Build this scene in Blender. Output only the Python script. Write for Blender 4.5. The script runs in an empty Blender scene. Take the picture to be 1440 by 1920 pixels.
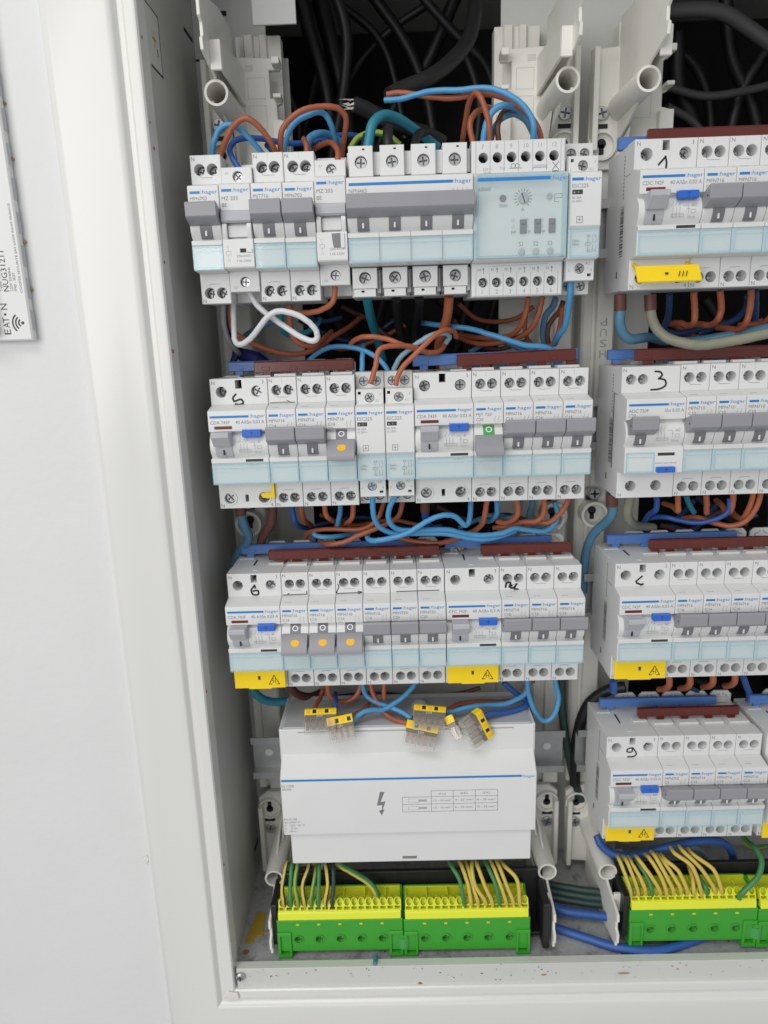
import bpy, math, random, zlib
from mathutils import Vector, Matrix
from mathutils.geometry import tessellate_polygon

random.seed(7)
S = 0.001                                   # all numbers below are millimetres
scn = bpy.context.scene
COL = scn.collection

# ------------------------------------------------------------------ camera
CAM_F, CAM_P, CAM_R = 1335.0, (109.552, -421.722, -83.416), (-.242, .032, .016)
ROT = (Matrix.Rotation(CAM_R[2], 3, 'Z') @ Matrix.Rotation(CAM_R[0], 3, 'X') @ Matrix.Rotation(CAM_R[1], 3, 'Y'))
cd = bpy.data.cameras.new('camera')
cam = bpy.data.objects.new('camera', cd); COL.objects.link(cam)
cd.sensor_fit = 'VERTICAL'; cd.sensor_height = 34.6; cd.lens = 34.6 * CAM_F / 1920.0
cd.clip_start = 0.01; cd.clip_end = 50
cam.matrix_world = Matrix.Translation(Vector(CAM_P) * S) @ (ROT @ Matrix.Rotation(math.pi / 2, 3, 'X')).to_4x4()
cd.dof.use_dof = True; cd.dof.focus_distance = 0.425; cd.dof.aperture_fstop = 9.0
scn.camera = cam

# ------------------------------------------------------------------ light (indoor: ceiling luminaire, added frontal key, pale room)
w = bpy.data.worlds.new('World'); scn.world = w; w.use_nodes = True
bg = w.node_tree.nodes['Background']; bg.inputs[0].default_value = (0.97, 0.985, 1.0, 1); bg.inputs[1].default_value = 0.46
def area(name, loc, target, sx, sy, power, col=(1, 1, 1)):
    l = bpy.data.lights.new(name, 'AREA'); l.shape = 'RECTANGLE'; l.size = sx; l.size_y = sy; l.energy = power; l.color = col
    o = bpy.data.objects.new(name, l); COL.objects.link(o); o.location = loc
    o.rotation_euler = (Vector(target) - Vector(loc)).to_track_quat('-Z', 'Y').to_euler()
area('ceiling_light', (-0.35, -1.05, 1.25), (0.1, 0, -0.25), 1.2, 0.5, 11, (1, .985, .955))
area('front_key_light', (-1.1, -2.2, 0.35), (0.1, 0, -0.3), 1.6, 1.5, 34, (1, .98, .95))  # broad soft frontal key, added to even out wall and module brightness
scn.view_settings.view_transform = 'Standard'; scn.view_settings.look = 'None'
scn.view_settings.exposure = -0.16; scn.view_settings.gamma = 1.0
scn.cycles.max_bounces = 8; scn.cycles.transparent_max_bounces = 16; scn.cycles.use_denoising = True

# ------------------------------------------------------------------ materials
def srgb(*c):
    f = lambda v: v / 12.92 if v <= .04045 else ((v + .055) / 1.055) ** 2.4
    return tuple(f(v / 255.0) for v in c)
MATS = {}
def mat(name, col, rough=.45, var=.05, vscale=60, bump=.0, bscale=900, metal=0, spec=.5, dirt=None, coat=0, trans=0, sss=0):
    m = bpy.data.materials.new(name); m.use_nodes = True; nt = m.node_tree; N = nt.nodes; L = nt.links
    b = N['Principled BSDF']; b.inputs['Roughness'].default_value = rough; b.inputs['Metallic'].default_value = metal
    b.inputs['Specular IOR Level'].default_value = spec; b.inputs['Coat Weight'].default_value = coat
    b.inputs['Coat Roughness'].default_value = .15
    tc = N.new('ShaderNodeTexCoord')
    geo = N.new('ShaderNodeNewGeometry')
    no = N.new('ShaderNodeTexNoise'); no.inputs['Scale'].default_value = vscale; no.inputs['Detail'].default_value = 5
    L.new(geo.outputs['Position'], no.inputs['Vector'])
    mx = N.new('ShaderNodeMix'); mx.data_type = 'RGBA'
    mx.inputs[6].default_value = (*[c * (1 - var) for c in col], 1); mx.inputs[7].default_value = (*[min(1, c * (1 + var)) for c in col], 1)
    L.new(no.outputs['Fac'], mx.inputs[0]); out = mx.outputs[2]
    if dirt:
        dcol, dscale, lo, hi, amt = dirt
        n2 = N.new('ShaderNodeTexNoise'); n2.inputs['Scale'].default_value = dscale; n2.inputs['Detail'].default_value = 9; n2.inputs['Roughness'].default_value = .7
        L.new(geo.outputs['Position'], n2.inputs['Vector'])
        mr = N.new('ShaderNodeMapRange'); mr.inputs[1].default_value = lo; mr.inputs[2].default_value = hi; mr.inputs[4].default_value = amt
        L.new(n2.outputs['Fac'], mr.inputs[0])
        m2 = N.new('ShaderNodeMix'); m2.data_type = 'RGBA'; m2.inputs[7].default_value = (*dcol, 1)
        L.new(mr.outputs[0], m2.inputs[0]); L.new(out, m2.inputs[6]); out = m2.outputs[2]
    L.new(out, b.inputs['Base Color'])
    mr2 = N.new('ShaderNodeMapRange'); mr2.inputs[3].default_value = max(.02, rough - .08); mr2.inputs[4].default_value = min(1, rough + .08)
    L.new(no.outputs['Fac'], mr2.inputs[0]); L.new(mr2.outputs[0], b.inputs['Roughness'])
    if bump:
        n3 = N.new('ShaderNodeTexNoise'); n3.inputs['Scale'].default_value = bscale; n3.inputs['Detail'].default_value = 3
        L.new(geo.outputs['Position'], n3.inputs['Vector'])
        bp = N.new('ShaderNodeBump'); bp.inputs['Strength'].default_value = bump; bp.inputs['Distance'].default_value = .0004
        L.new(n3.outputs['Fac'], bp.inputs['Height']); L.new(bp.outputs[0], b.inputs['Normal'])
    MATS[name] = m; return m
def clear(name, tint, gl=.12, rough=.08, haze=None):
    m = bpy.data.materials.new(name); m.use_nodes = True; nt = m.node_tree; N = nt.nodes; L = nt.links
    N.remove(N['Principled BSDF'])
    t = N.new('ShaderNodeBsdfTransparent'); t.inputs[0].default_value = (*tint, 1)
    g = N.new('ShaderNodeBsdfGlossy'); g.inputs[1].default_value = rough
    lw = N.new('ShaderNodeLayerWeight'); lw.inputs[0].default_value = .5
    pw = N.new('ShaderNodeMath'); pw.operation = 'POWER'; pw.inputs[1].default_value = 5; L.new(lw.outputs['Facing'], pw.inputs[0])
    f = N.new('ShaderNodeMath'); f.operation = 'MULTIPLY_ADD'; f.inputs[1].default_value = .8; f.inputs[2].default_value = .035; L.new(pw.outputs[0], f.inputs[0])
    no = N.new('ShaderNodeTexNoise'); no.inputs['Scale'].default_value = 300
    bp = N.new('ShaderNodeBump'); bp.inputs['Strength'].default_value = .05; bp.inputs['Distance'].default_value = .0004
    geo = N.new('ShaderNodeNewGeometry'); L.new(geo.outputs['Position'], no.inputs['Vector']); L.new(no.outputs['Fac'], bp.inputs['Height']); L.new(bp.outputs[0], g.inputs['Normal'])
    mx = N.new('ShaderNodeMixShader'); L.new(f.outputs[0], mx.inputs[0]); L.new(t.outputs[0], mx.inputs[1]); L.new(g.outputs[0], mx.inputs[2])
    last = mx
    if haze:
        d = N.new('ShaderNodeBsdfDiffuse'); d.inputs[0].default_value = (*haze[0], 1)
        m2 = N.new('ShaderNodeMixShader'); m2.inputs[0].default_value = haze[1]
        L.new(mx.outputs[0], m2.inputs[1]); L.new(d.outputs[0], m2.inputs[2]); last = m2
    L.new(last.outputs[0], N['Material Output'].inputs[0])
    MATS[name] = m; return m
mat('white', (.72, .73, .725), .42, .03, 40, .05, 1400)
mat('white2', (.66, .67, .665), .5, .04, 40, .05, 1400)
mat('cream', (.78, .77, .72), .45, .05, 30, .06, 1200, dirt=((.35, .33, .28), 45, .55, .8, .35))
mat('greytop', (.31, .31, .335), .42, .04, 80, .06, 1500)
mat('greylt', (.48, .49, .52), .42, .04, 80, .05, 1500)
mat('greydk', (.20, .20, .22), .45, .04, 80)
mat('pblue', srgb(40, 128, 200), .4, .02)
mat('pgrey', (.20, .205, .215), .6, .05)
mat('pfaint', (.38, .39, .40), .6, .05)
mat('pdark', (.045, .045, .05), .6, .1)
mat('ink', (.012, .012, .014), .5, .1)
mat('pwhite', (.85, .86, .88), .5, .02)
mat('btn', srgb(45, 105, 205), .35, .04)
mat('red', srgb(105, 40, 42), .35, .1)
mat('hole', (.012, .012, .013), .7, .2)
mat('steel_shaded', (.16, .16, .165), .45, .2, 700, metal=1)
mat('w_dkgrey', (.075, .075, .078), .45, .15, 60, .1, 600)
mat('steel', (.55, .56, .57), .36, .12, 700, .1, 900, metal=1)
mat('zinc', (.42, .425, .43), .42, .2, 160, .15, 500, metal=1)
mat('copper', srgb(205, 130, 95), .35, .1, 200, metal=1)
mat('yellow', srgb(250, 214, 18), .4, .03, 60, .05, 900)
mat('dot', srgb(250, 190, 20), .5, .02)
mat('green', srgb(62, 162, 48), .38, .06, 60, .05, 900)
mat('green2', srgb(74, 160, 84), .4, .06)
mat('lime', srgb(232, 238, 56), .35, .04, 60, .03)
mat('limedk', srgb(205, 212, 44), .4, .06)
mat('combblue', srgb(84, 124, 190), .33, .08, 90, .06, 700)
mat('combbrown', srgb(98, 40, 34), .24, .1, 90, .08, 700, coat=.3)
mat('w_blue', srgb(76, 148, 196), .42, .10, 90, .12, 700)
mat('w_teal', srgb(40, 128, 150), .42, .10, 90, .12, 700)
mat('w_steelblue', srgb(82, 130, 160), .42, .12, 60, .12, 700)
mat('w_dkblue', srgb(44, 88, 160), .42, .12, 90, .1, 700)
mat('w_navy', srgb(36, 66, 112), .45, .15, 90, .1, 700)
mat('w_brown', srgb(156, 86, 58), .45, .12, 90, .12, 700)
mat('w_orange', srgb(172, 98, 66), .45, .10, 90, .12, 700)
mat('w_dkbrown', srgb(95, 58, 50), .5, .12, 90, .1, 700)
mat('w_black', (.010, .010, .011), .5, .25, 90, .15, 500)
mat('w_white', (.66, .67, .69), .42, .06, 90, .1, 700)
mat('w_grey', (.30, .31, .33), .45, .1, 90, .1, 700)
mat('w_olive', srgb(140, 140, 124), .45, .1, 60, .12, 600)
mat('w_paleblue', srgb(140, 172, 190), .42, .08, 90, .1, 700)
mat('w_green', srgb(66, 132, 78), .45, .12, 90, .1, 700)
mat('w_dkgreen', srgb(38, 64, 60), .45, .12, 90, .1, 700)
mat('w_yellow', srgb(208, 184, 84), .45, .08, 90, .1, 700)
mat('w_lime', srgb(150, 168, 60), .45, .1, 90, .1, 700)
mat('paint_shaded', (.50, .505, .475), .38, .02, 8, .05, 500, dirt=((.45, .42, .36), 70, .70, .85, .5))  # frame paint, darkened in colour to stand for shade inside the cabinet
mat('frame', (.74, .74, .715), .22, .015, 8, .03, 300)
mat('panel', (.62, .63, .60), .45, .04, 12, .05, 500, dirt=((.35, .33, .29), 30, .58, .85, .4))
mat('dust', (.38, .385, .385), .85, .28, 420, .5, 900, dirt=((.13, .12, .115), 60, .50, .66, .8))
mat('wall', (.72, .725, .725), .55, .03, 14, .45, 190)
mat('black', (.016, .016, .018), .42, .2, 60, .06, 700)
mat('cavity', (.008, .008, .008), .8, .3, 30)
mat('tape', srgb(176, 150, 52), .6, .1, 120, .1, 900)
mat('bluetape', srgb(28, 32, 92), .35, .15, 120, .3, 400)
mat('rust', srgb(150, 92, 48), .8, .3, 300)
mat('plaster', (.72, .71, .68), .85, .08, 200, .4, 500)
mat('foil', (.45, .44, .40), .5, .2, 300, .3, 600)
mat('flint', srgb(160, 140, 96), .7, .3, 400)
clear('tintclear', (.962, .990, .998), haze=((.84, .95, .99), .06))
clear('tintedge', (.90, .968, .988), haze=((.66, .86, .94), .10))
clear('clearcover', (.968, .988, .990), rough=.06, haze=((.84, .93, .94), .05))
clear('clear', (.975, .965, .950), rough=.12, haze=((.80, .76, .70), .2))

# ------------------------------------------------------------------ mesh builder
TXT = {}
def text_geo(s):
    if s in TXT: return TXT[s]
    cu = bpy.data.curves.new('t', 'FONT'); cu.body = s; cu.resolution_u = 2; cu.size = 1
    ob = bpy.data.objects.new('t', cu); me = bpy.data.meshes.new_from_object(ob)
    vs = [(v.co.x, v.co.y) for v in me.vertices]; fs = [tuple(p.vertices) for p in me.polygons]
    bpy.data.objects.remove(ob); bpy.data.curves.remove(cu); bpy.data.meshes.remove(me)
    x0 = min(v[0] for v in vs); x1 = max(v[0] for v in vs)
    TXT[s] = ([(a - x0, b) for a, b in vs], fs, x1 - x0); return TXT[s]
def inset_poly(p, d):
    n = len(p); out = []
    A = sum(p[i][0] * p[(i + 1) % n][1] - p[(i + 1) % n][0] * p[i][1] for i in range(n))
    sg = 1 if A > 0 else -1
    for i in range(n):
        a, b, c = p[i - 1], p[i], p[(i + 1) % n]
        e1 = Vector((b[0] - a[0], b[1] - a[1])).normalized(); e2 = Vector((c[0] - b[0], c[1] - b[1])).normalized()
        n1 = Vector((-e1.y, e1.x)) * sg; n2 = Vector((-e2.y, e2.x)) * sg
        m = n1 + n2; k = m.length_squared
        m = m * (2 / k) if k > .3 else n1
        out.append((b[0] + m.x * d, b[1] + m.y * d))
    return out
class MB:
    def __init__(s): s.v = []; s.f = []; s.m = []; s.mats = []
    def mi(s, m):
        if m not in s.mats: s.mats.append(m)
        return s.mats.index(m)
    def add(s, vs, fs, m, T=None):
        o = len(s.v); i = s.mi(m)
        s.v += [tuple(T @ Vector(v)) if T else tuple(v) for v in vs]
        for f in fs: s.f.append(tuple(o + k for k in f)); s.m.append(i)
    def box(s, x0, x1, y0, y1, z0, z1, m, b=0, T=None):
        if b <= 0:
            vs = [(x, y, z) for x in (x0, x1) for y in (y0, y1) for z in (z0, z1)]
            s.add(vs, [(0, 1, 3, 2), (4, 6, 7, 5), (0, 4, 5, 1), (2, 3, 7, 6), (0, 2, 6, 4), (1, 5, 7, 3)], m, T); return
        b = min(b, (x1 - x0) * .49, (y1 - y0) * .49, (z1 - z0) * .49)
        c = (x0, x1), (y0, y1), (z0, z1); vs = []; ix = {}
        for i in (0, 1):
            for j in (0, 1):
                for k in (0, 1):
                    for ax in range(3):
                        p = [c[0][i], c[1][j], c[2][k]]; sgn = (i, j, k)
                        for q in range(3):
                            if q != ax: p[q] += b if sgn[q] == 0 else -b
                        ix[i, j, k, ax] = len(vs); vs.append(tuple(p))
        fs = []
        for ax in range(3):
            o = [q for q in range(3) if q != ax]
            for sd in (0, 1):
                r = []
                for u, v in ((0, 0), (1, 0), (1, 1), (0, 1)):
                    k = [0, 0, 0]; k[ax] = sd; k[o[0]] = u; k[o[1]] = v; r.append(ix[k[0], k[1], k[2], ax])
                fs.append(tuple(r))
        for ax in range(3):                       # edges parallel to ax
            o = [q for q in range(3) if q != ax]
            for u in (0, 1):
                for v in (0, 1):
                    k = [0, 0, 0]; k[o[0]] = u; k[o[1]] = v; e = list(k); e[ax] = 1
                    fs.append((ix[(*k, o[0])], ix[(*e, o[0])], ix[(*e, o[1])], ix[(*k, o[1])]))
        for i in (0, 1):
            for j in (0, 1):
                for k in (0, 1): fs.append((ix[i, j, k, 0], ix[i, j, k, 1], ix[i, j, k, 2]))
        s.add(vs, fs, m, T)
    def prism(s, prof, x0, x1, m, b=.25, axis='x', T=None):
        """profile extruded along an axis, with chamfered ends. axis x: profile (y,z); y: (x,z); z: (x,y)"""
        n = len(prof); pi = inset_poly(prof, b) if b else prof
        if x1 < x0: x0, x1 = x1, x0
        rings = [(x0, pi), (x0 + b, prof), (x1 - b, prof), (x1, pi)] if b else [(x0, prof), (x1, prof)]
        P = {'x': lambda t, a, c: (t, a, c), 'y': lambda t, a, c: (a, t, c), 'z': lambda t, a, c: (a, c, t)}[axis]
        vs = [P(t, a, c) for t, q in rings for a, c in q]; fs = []
        for r in range(len(rings) - 1):
            for i in range(n): fs.append((r * n + i, r * n + (i + 1) % n, (r + 1) * n + (i + 1) % n, (r + 1) * n + i))
        tri = tessellate_polygon([[Vector((a, c, 0)) for a, c in pi]])
        o = (len(rings) - 1) * n
        for t in tri: fs.append(tuple(t)); fs.append(tuple(o + k for k in reversed(t)))
        s.add(vs, fs, m, T)
    def plate(s, x0, x1, z0, z1, y0, y1, holes, m, b=.35, mw=None, T=None, n=16):
        """box facing -y with real round or rectangular holes. holes: (cx,cz,r) or (cx,cz,hx,hz)"""
        outer = [(x0 + b, z0 + b), (x1 - b, z0 + b), (x1 - b, z1 - b), (x0 + b, z1 - b)]
        loops = [outer]
        for h in holes:
            if len(h) == 3: loops.append([(h[0] + h[2] * math.cos(2 * math.pi * k / n), h[1] + h[2] * math.sin(2 * math.pi * k / n)) for k in range(n)])
            else: loops.append([(h[0] - h[2], h[1] - h[3]), (h[0] + h[2], h[1] - h[3]), (h[0] + h[2], h[1] + h[3]), (h[0] - h[2], h[1] + h[3])])
        tri = tessellate_polygon([[Vector((a, c, 0)) for a, c in l] for l in loops])
        flat = [q for l in loops for q in l]
        s.add([(a, y0, c) for a, c in flat], tri, m, T)
        fr = [(x0, z0), (x1, z0), (x1, z1), (x0, z1)]
        vs = [(a, y0, c) for a, c in outer] + [(a, y0 + b, c) for a, c in fr] + [(a, y1, c) for a, c in fr]
        fs = [(i + r * 4, (i + 1) % 4 + r * 4, (i + 1) % 4 + 4 + r * 4, i + 4 + r * 4) for r in (0, 1) for i in range(4)] + [(8, 9, 10, 11)]
        s.add(vs, fs, m, T)
        for l in loops[1:]:
            k = len(l)
            s.add([(a, y0, c) for a, c in l] + [(a, y1 - .3, c) for a, c in l], [(i, (i + 1) % k, k + (i + 1) % k, k + i) for i in range(k)], mw or m, T)
            s.add([(a, y1 - .3, c) for a, c in l], [tuple(range(k))], 'hole' if mw is None else mw, T)
    def cyl(s, c, r, y0, y1, m, n=16, axis='y', r2=None, cap=True, ri=0, T=None, b=0):
        r2 = r if r2 is None else r2
        P = {'y': lambda t, a, d: (c[0] + a, t, c[1] + d), 'x': lambda t, a, d: (t, c[0] + a, c[1] + d), 'z': lambda t, a, d: (c[0] + a, c[1] + d, t)}[axis]
        rings = [(y0, r - b), (y0 + b, r), (y1, r2)] if b else [(y0, r), (y1, r2)]
        if ri: rings = [(y1 - .01, ri)] + [(y0, ri)] + rings
        vs = [P(t, q * math.cos(2 * math.pi * k / n), q * math.sin(2 * math.pi * k / n)) for t, q in rings for k in range(n)]
        fs = [(j * n + i, j * n + (i + 1) % n, (j + 1) * n + (i + 1) % n, (j + 1) * n + i) for j in range(len(rings) - 1) for i in range(n)]
        if cap and not ri: fs.append(tuple(range(n)))
        if cap: fs.append(tuple((len(rings) - 1) * n + i for i in range(n)))
        s.add(vs, fs, m, T)
    def text(s, t, x0, z, h, m, y=-.07, x1=None, wd=None, right=False, T=None, rot=0, flip=False):
        vs, fs, wt = text_geo(t); k = h / .69
        kx = k if x1 is None else (x1 - x0) / wt
        if wd is not None: kx = wd / wt
        if right: x0 = x0 - wt * kx
        ca, sa = math.cos(rot), math.sin(rot)
        pts = [(a * kx, b * k) for a, b in vs]
        s.add([(x0 + a * ca - b * sa, y, z + a * sa + b * ca) for a, b in pts], fs, m, T)
    def line(s, pts, wd, m, y=-.07, T=None):
        for (a, b), (c, d) in zip(pts, pts[1:]):
            e = Vector((c - a, d - b)); L = e.length
            if L < 1e-6: continue
            e /= L; nx, nz = -e.y * wd / 2, e.x * wd / 2; ex, ez = e.x * wd * .3, e.y * wd * .3
            s.add([(a - ex + nx, y, b - ez + nz), (a - ex - nx, y, b - ez - nz), (c + ex - nx, y, d + ez - nz), (c + ex + nx, y, d + ez + nz)], [(0, 1, 2, 3)], m, T)
            y -= .002
    def tube(s, pts, r, m, n=10, m2=None, twist=0, caps=True):
        pts = [Vector(p) for p in pts]; vs = []; fs = []; N = len(pts)
        T0 = (pts[1] - pts[0]).normalized(); up = Vector((1, 0, 0)) if abs(T0.x) < .75 else Vector((0, 0, 1))
        nrm = T0.cross(up).normalized(); rr = r if isinstance(r, (list, tuple)) else [r] * N
        for i, p in enumerate(pts):
            t = (pts[min(i + 1, N - 1)] - pts[max(i - 1, 0)]).normalized()
            nrm = (nrm - t * nrm.dot(t)).normalized(); bn = t.cross(nrm)
            a0 = twist * i / N
            for k in range(n):
                a = 2 * math.pi * k / n + a0; vs.append(tuple(p + (nrm * math.cos(a) + bn * math.sin(a)) * rr[i]))
        A = []; B = []
        for i in range(N - 1):
            for k in range(n):
                (B if (m2 and k * 12 // n in (7, 8, 9, 10)) else A).append((i * n + k, i * n + (k + 1) % n, (i + 1) * n + (k + 1) % n, (i + 1) * n + k))
        if caps: A += [tuple(range(n)), tuple((N - 1) * n + k for k in range(n))]
        o = len(s.v); s.v += vs
        for F, mm in ((A, m), (B, m2)):
            if F:
                i = s.mi(mm)
                for f in F: s.f.append(tuple(o + k for k in f)); s.m.append(i)
    def mesh(s, name):
        me = bpy.data.meshes.new(name)
        me.from_pydata([(a * S, b * S, c * S) for a, b, c in s.v], [], s.f)
        for m in s.mats: me.materials.append(MATS[m])
        me.polygons.foreach_set('material_index', s.m)
        import bmesh
        bm = bmesh.new(); bm.from_mesh(me); bmesh.ops.remove_doubles(bm, verts=bm.verts, dist=1e-7); bmesh.ops.recalc_face_normals(bm, faces=bm.faces); bm.to_mesh(me); bm.free()
        me.shade_smooth(); me.set_sharp_from_angle(angle=math.radians(32))
        return me
    def build(s, name, parent=None, loc=None, **k):
        o = bpy.data.objects.new(name, s.mesh(name)); COL.objects.link(o)
        if parent: o.parent = parent
        if loc: o.location = [q * S for q in loc]
        tag(o, **k); return o
def tag(o, label=None, cat=None, group=None, kind=None):
    if label: o['label'] = label
    if cat: o['category'] = cat
    if group: o['group'] = group
    if kind: o['kind'] = kind
    return o
def empty(name, loc, **k):
    o = bpy.data.objects.new(name, None); COL.objects.link(o); o.location = [q * S for q in loc]; o.empty_display_size = .01
    return tag(o, **k)
CACHE = {}
def part(parent, name, key, fn, loc=None, **k):
    """one part; parts built from the same key share mesh data"""
    if name in ('printed_marking', 'barcode'): k['kind'] = 'stuff'
    if key not in CACHE:
        b = MB(); fn(b); CACHE[key] = b.mesh(name)
    o = bpy.data.objects.new(name, CACHE[key]); COL.objects.link(o); o.parent = parent
    if loc: o.location = [q * S for q in loc]
    return tag(o, **k)
def at(x, y, Y):
    """a point of the place, seen at photograph pixel (x,y), standing at depth Y"""
    d = ROT @ Vector(((x - 720) / CAM_F, 1, -(y - 960) / CAM_F)); t = (Y - CAM_P[1]) / d.y
    return Vector(CAM_P) + d * t
def spline(P, sub=6):
    P = [Vector(p) for p in P]
    if len(P) < 3: return [P[0].lerp(P[1], i / 4) for i in range(5)]
    Q = [P[0] * 2 - P[1]] + P + [P[-1] * 2 - P[-2]]; out = []
    for i in range(1, len(Q) - 2):
        a, b, c, d = Q[i - 1:i + 3]
        for k in range(sub):
            t = k / sub
            out.append(.5 * ((2 * b) + (c - a) * t + (2 * a - 5 * b + 4 * c - d) * t * t + (3 * b - a - 3 * c + d) * t ** 3))
    return out + [P[-1]]

# ------------------------------------------------------------------ wall and cabinet
PITCH, MOD, COL2 = 123.4, 17.5, 248.2
ZC = [-22 - PITCH * r for r in range(4)]
FX0, FX1, FZ0, FZ1 = -14, 505, -532, 172      # opening of the frame
b = MB()
b.prism([(-900, -900), (900, -900), (900, 700), (-900, 700)], -8, 0, 'wall', 0, axis='y')
# cut the cabinet opening: built as four slabs round it
b = MB()
for x0, x1, z0, z1 in ((-900, -40, -900, 700), (530, 900, -900, 700), (-40, 530, -900, -560), (-40, 530, 200, 700)):
    b.box(x0, x1, -7, 40, z0, z1, 'wall')
wall = b.build('wall', label='pale painted wall around the recessed cabinet', kind='structure')

b = MB(); rnd = random.Random(8); z = -570
while z < -300:
    L_ = rnd.uniform(4, 14); dx = rnd.uniform(-.3, .3); wdt = .35 if z < -420 else .18
    b.box(-64.3 + dx - wdt, -64.3 + dx + wdt, -7.06, -6.9, z, z + L_, 'pgrey'); z += L_ + (rnd.uniform(0, 3) if z < -420 else rnd.uniform(4, 16))
b.build('crack', wall)
cab = empty('electrical_cabinet', (245, 110, -532), label='white recessed electrical cabinet with its front panel taken off', cat='cabinet')
CO = (-245, -110, 532)
b = MB()
sec = [(0, 2), (0, -11.5), (.8, -12.6), (2, -13), (6.2, -13), (7, -12.4), (7.8, -11.2), (10.2, -11.2), (11, -12), (12.2, -14), (13.6, -15), (16, -15.4), (44, -15.4), (47, -14.6), (49.3, -12.6), (50, -9), (50, -6.5)]
cor = [(FX0, FZ0, -1, -1), (FX1, FZ0, 1, -1), (FX1, FZ1, 1, 1), (FX0, FZ1, -1, 1)]
n = len(sec)
vs = [(cx + sx * o, y, cz + sz * o) for cx, cz, sx, sz in cor for o, y in sec]
fs = [(k * n + i, k * n + i + 1, ((k + 1) % 4) * n + i + 1, ((k + 1) % 4) * n + i) for k in range(4) for i in range(n - 1)]
b.add(vs, fs, 'frame')
b.build('frame', cab, CO)
b = MB(); b.box(-18, -15, -9, 112, -522, 180, 'paint_shaded')
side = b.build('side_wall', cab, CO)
b = MB(); b.box(506, 509, -9, 112, -522, 180, 'paint_shaded'); b.build('side_wall', cab, CO)
b = MB(); b.box(-18, 509, -9, 300, 180, 183, 'paint_shaded'); b.build('top_panel', cab, CO)
b = MB()
for x0, x1, z0, z1 in ((-15, 33, 99.5, 180), (-15, 47, -520, 98), (188, 296, -520, 180), (440, 506, -520, 180), (47, 188, -520, -345), (296, 440, -520, -470)):
    b.box(x0 + .15, x1 - .15, 110, 112, z0, z1, 'panel')
b.build('back_panel', cab, CO)
b = MB(); b.box(30, 57, 78, 80, 106, 180, 'white2', .3); b.build('bracket', cab, CO)
b = MB(); b.box(430, 506, 70, 71.5, 130, 180, 'zinc', .3); b.build('bracket', cab, CO)
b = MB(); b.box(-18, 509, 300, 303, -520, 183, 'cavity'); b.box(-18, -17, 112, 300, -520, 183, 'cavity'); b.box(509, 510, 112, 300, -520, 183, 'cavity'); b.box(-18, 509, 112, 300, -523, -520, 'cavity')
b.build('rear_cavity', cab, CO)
b = MB(); b.box(-15, 506, -6, 110, -522, -520, 'dust')
for i in range(520):                           # grit and crumbs on the floor
    x, y = random.uniform(-12, 360), random.uniform(-4, 105); r = random.uniform(.15, .5) if random.random() < .85 else random.uniform(.5, 1)
    b.box(x, x + r * 1.6, y, y + r, -520, -520 + r * .6, random.choice(['plaster', 'flint', 'black', 'dust']))
floor = b.build('cabinet_floor', cab, CO)
b = MB(); b.plate(-12.5, 504, -540, -516.5, -9.5, -6, [(12, -523.5, .9), (300, -523.5, .9)], 'panel', .3)
b.box(-15, 504, -6, -3, -519, -516.6, 'panel', .2)
b.build('front_flange', cab, CO)
# sticker and slots on the side wall
b = MB()
for y0, y1, z0, z1, m in ((4, 28.5, 62, 93, 'panel'),): b.box(-15, -14.92, y0, y1, z0, z1, m)
for y0, y1, z0, z1 in ((3, 28.6, 92.2, 93), (27.8, 28.6, 62, 93), (8, 28.6, 62, 63.2)): b.box(-15, -14.85, y0, y1, z0, z1, 'ink')
b.box(-15, -14.85, 17, 18, 74, 82, 'tape'); b.box(-15, -14.85, 14, 21, 77.5, 78.7, 'tape'); b.box(-15, -14.85, 21.5, 22.6, 71, 75, 'ink')
b.build('sticker', cab, CO, label='small pale sticker edged in black on the inner side wall')
for q in ((-15, -14.8, 86, 106, 107.5, 110), (-15, -14.8, 84, 100, -497, -493.5), (-6, 8, 109.8, 110, 124, 127)):
    b = MB(); b.box(*q, 'hole'); b.build('slot', cab, CO)
b = MB()
for z, y, r in ((18, -6, .9), (-40, -8, .8), (-88, -8.5, 1.2), (70, -8, .7), (-300, -9, .9), (-430, -9, .8), (30, -8.5, .5)):
    b = MB(); b.cyl((y, z), r, -15, -13.7, 'rust', 10, axis='x', r2=r); b.build('rust_spot', cab, CO)
b = MB(); b.cyl((-9.5, -522), 3.2, -12.4, -9.6, 'steel', 20, b=.9); b.box(-11.6, -7.4, -12.45, -12.3, -522.4, -521.6, 'hole'); b.box(-9.9, -9.1, -12.45, -12.3, -524, -520, 'hole')
b.build('screw', cab, CO, label='bright rounded screw in the lower left corner')

def chip(name, c, r, th, m, label, cat, seed, normal='z', sq=1.0):
    rnd = random.Random(seed); n = 9; b = MB()
    pr = [(r * sq * rnd.uniform(.6, 1.1) * math.cos(2 * math.pi * k / n), r * rnd.uniform(.6, 1.1) * math.sin(2 * math.pi * k / n)) for k in range(n)]
    b.prism(pr, 0, th, m, th * .25, axis='z' if normal == 'z' else 'y')
    return b.build(name, None, c, label=label, cat=cat)
chip('plaster_flake', (-16, -13.6 - .9, -535), 4.6, 1.4, 'plaster', 'white plaster flake at the inner corner of the frame', 'flake', 3, 'y', 1.5)
chip('plaster_flake', (-66.5, -9.2, -425), 3.2, 1.2, 'plaster', 'white plaster flake hanging beside the outer frame edge', 'flake', 5, 'y', .6)
chip('leaf_scrap', (118, -9.9, -532.5), 2.0, 1.6, 'rust', 'brown curled scrap lying on the bottom flange', 'scrap', 6, 'y', 1.2)
chip('leaf_scrap', (206, -9.9, -526), .8, .5, 'flint', 'thin tan sliver lying on the bottom flange below the white post', 'scrap', 8, 'y', 3.2)
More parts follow.
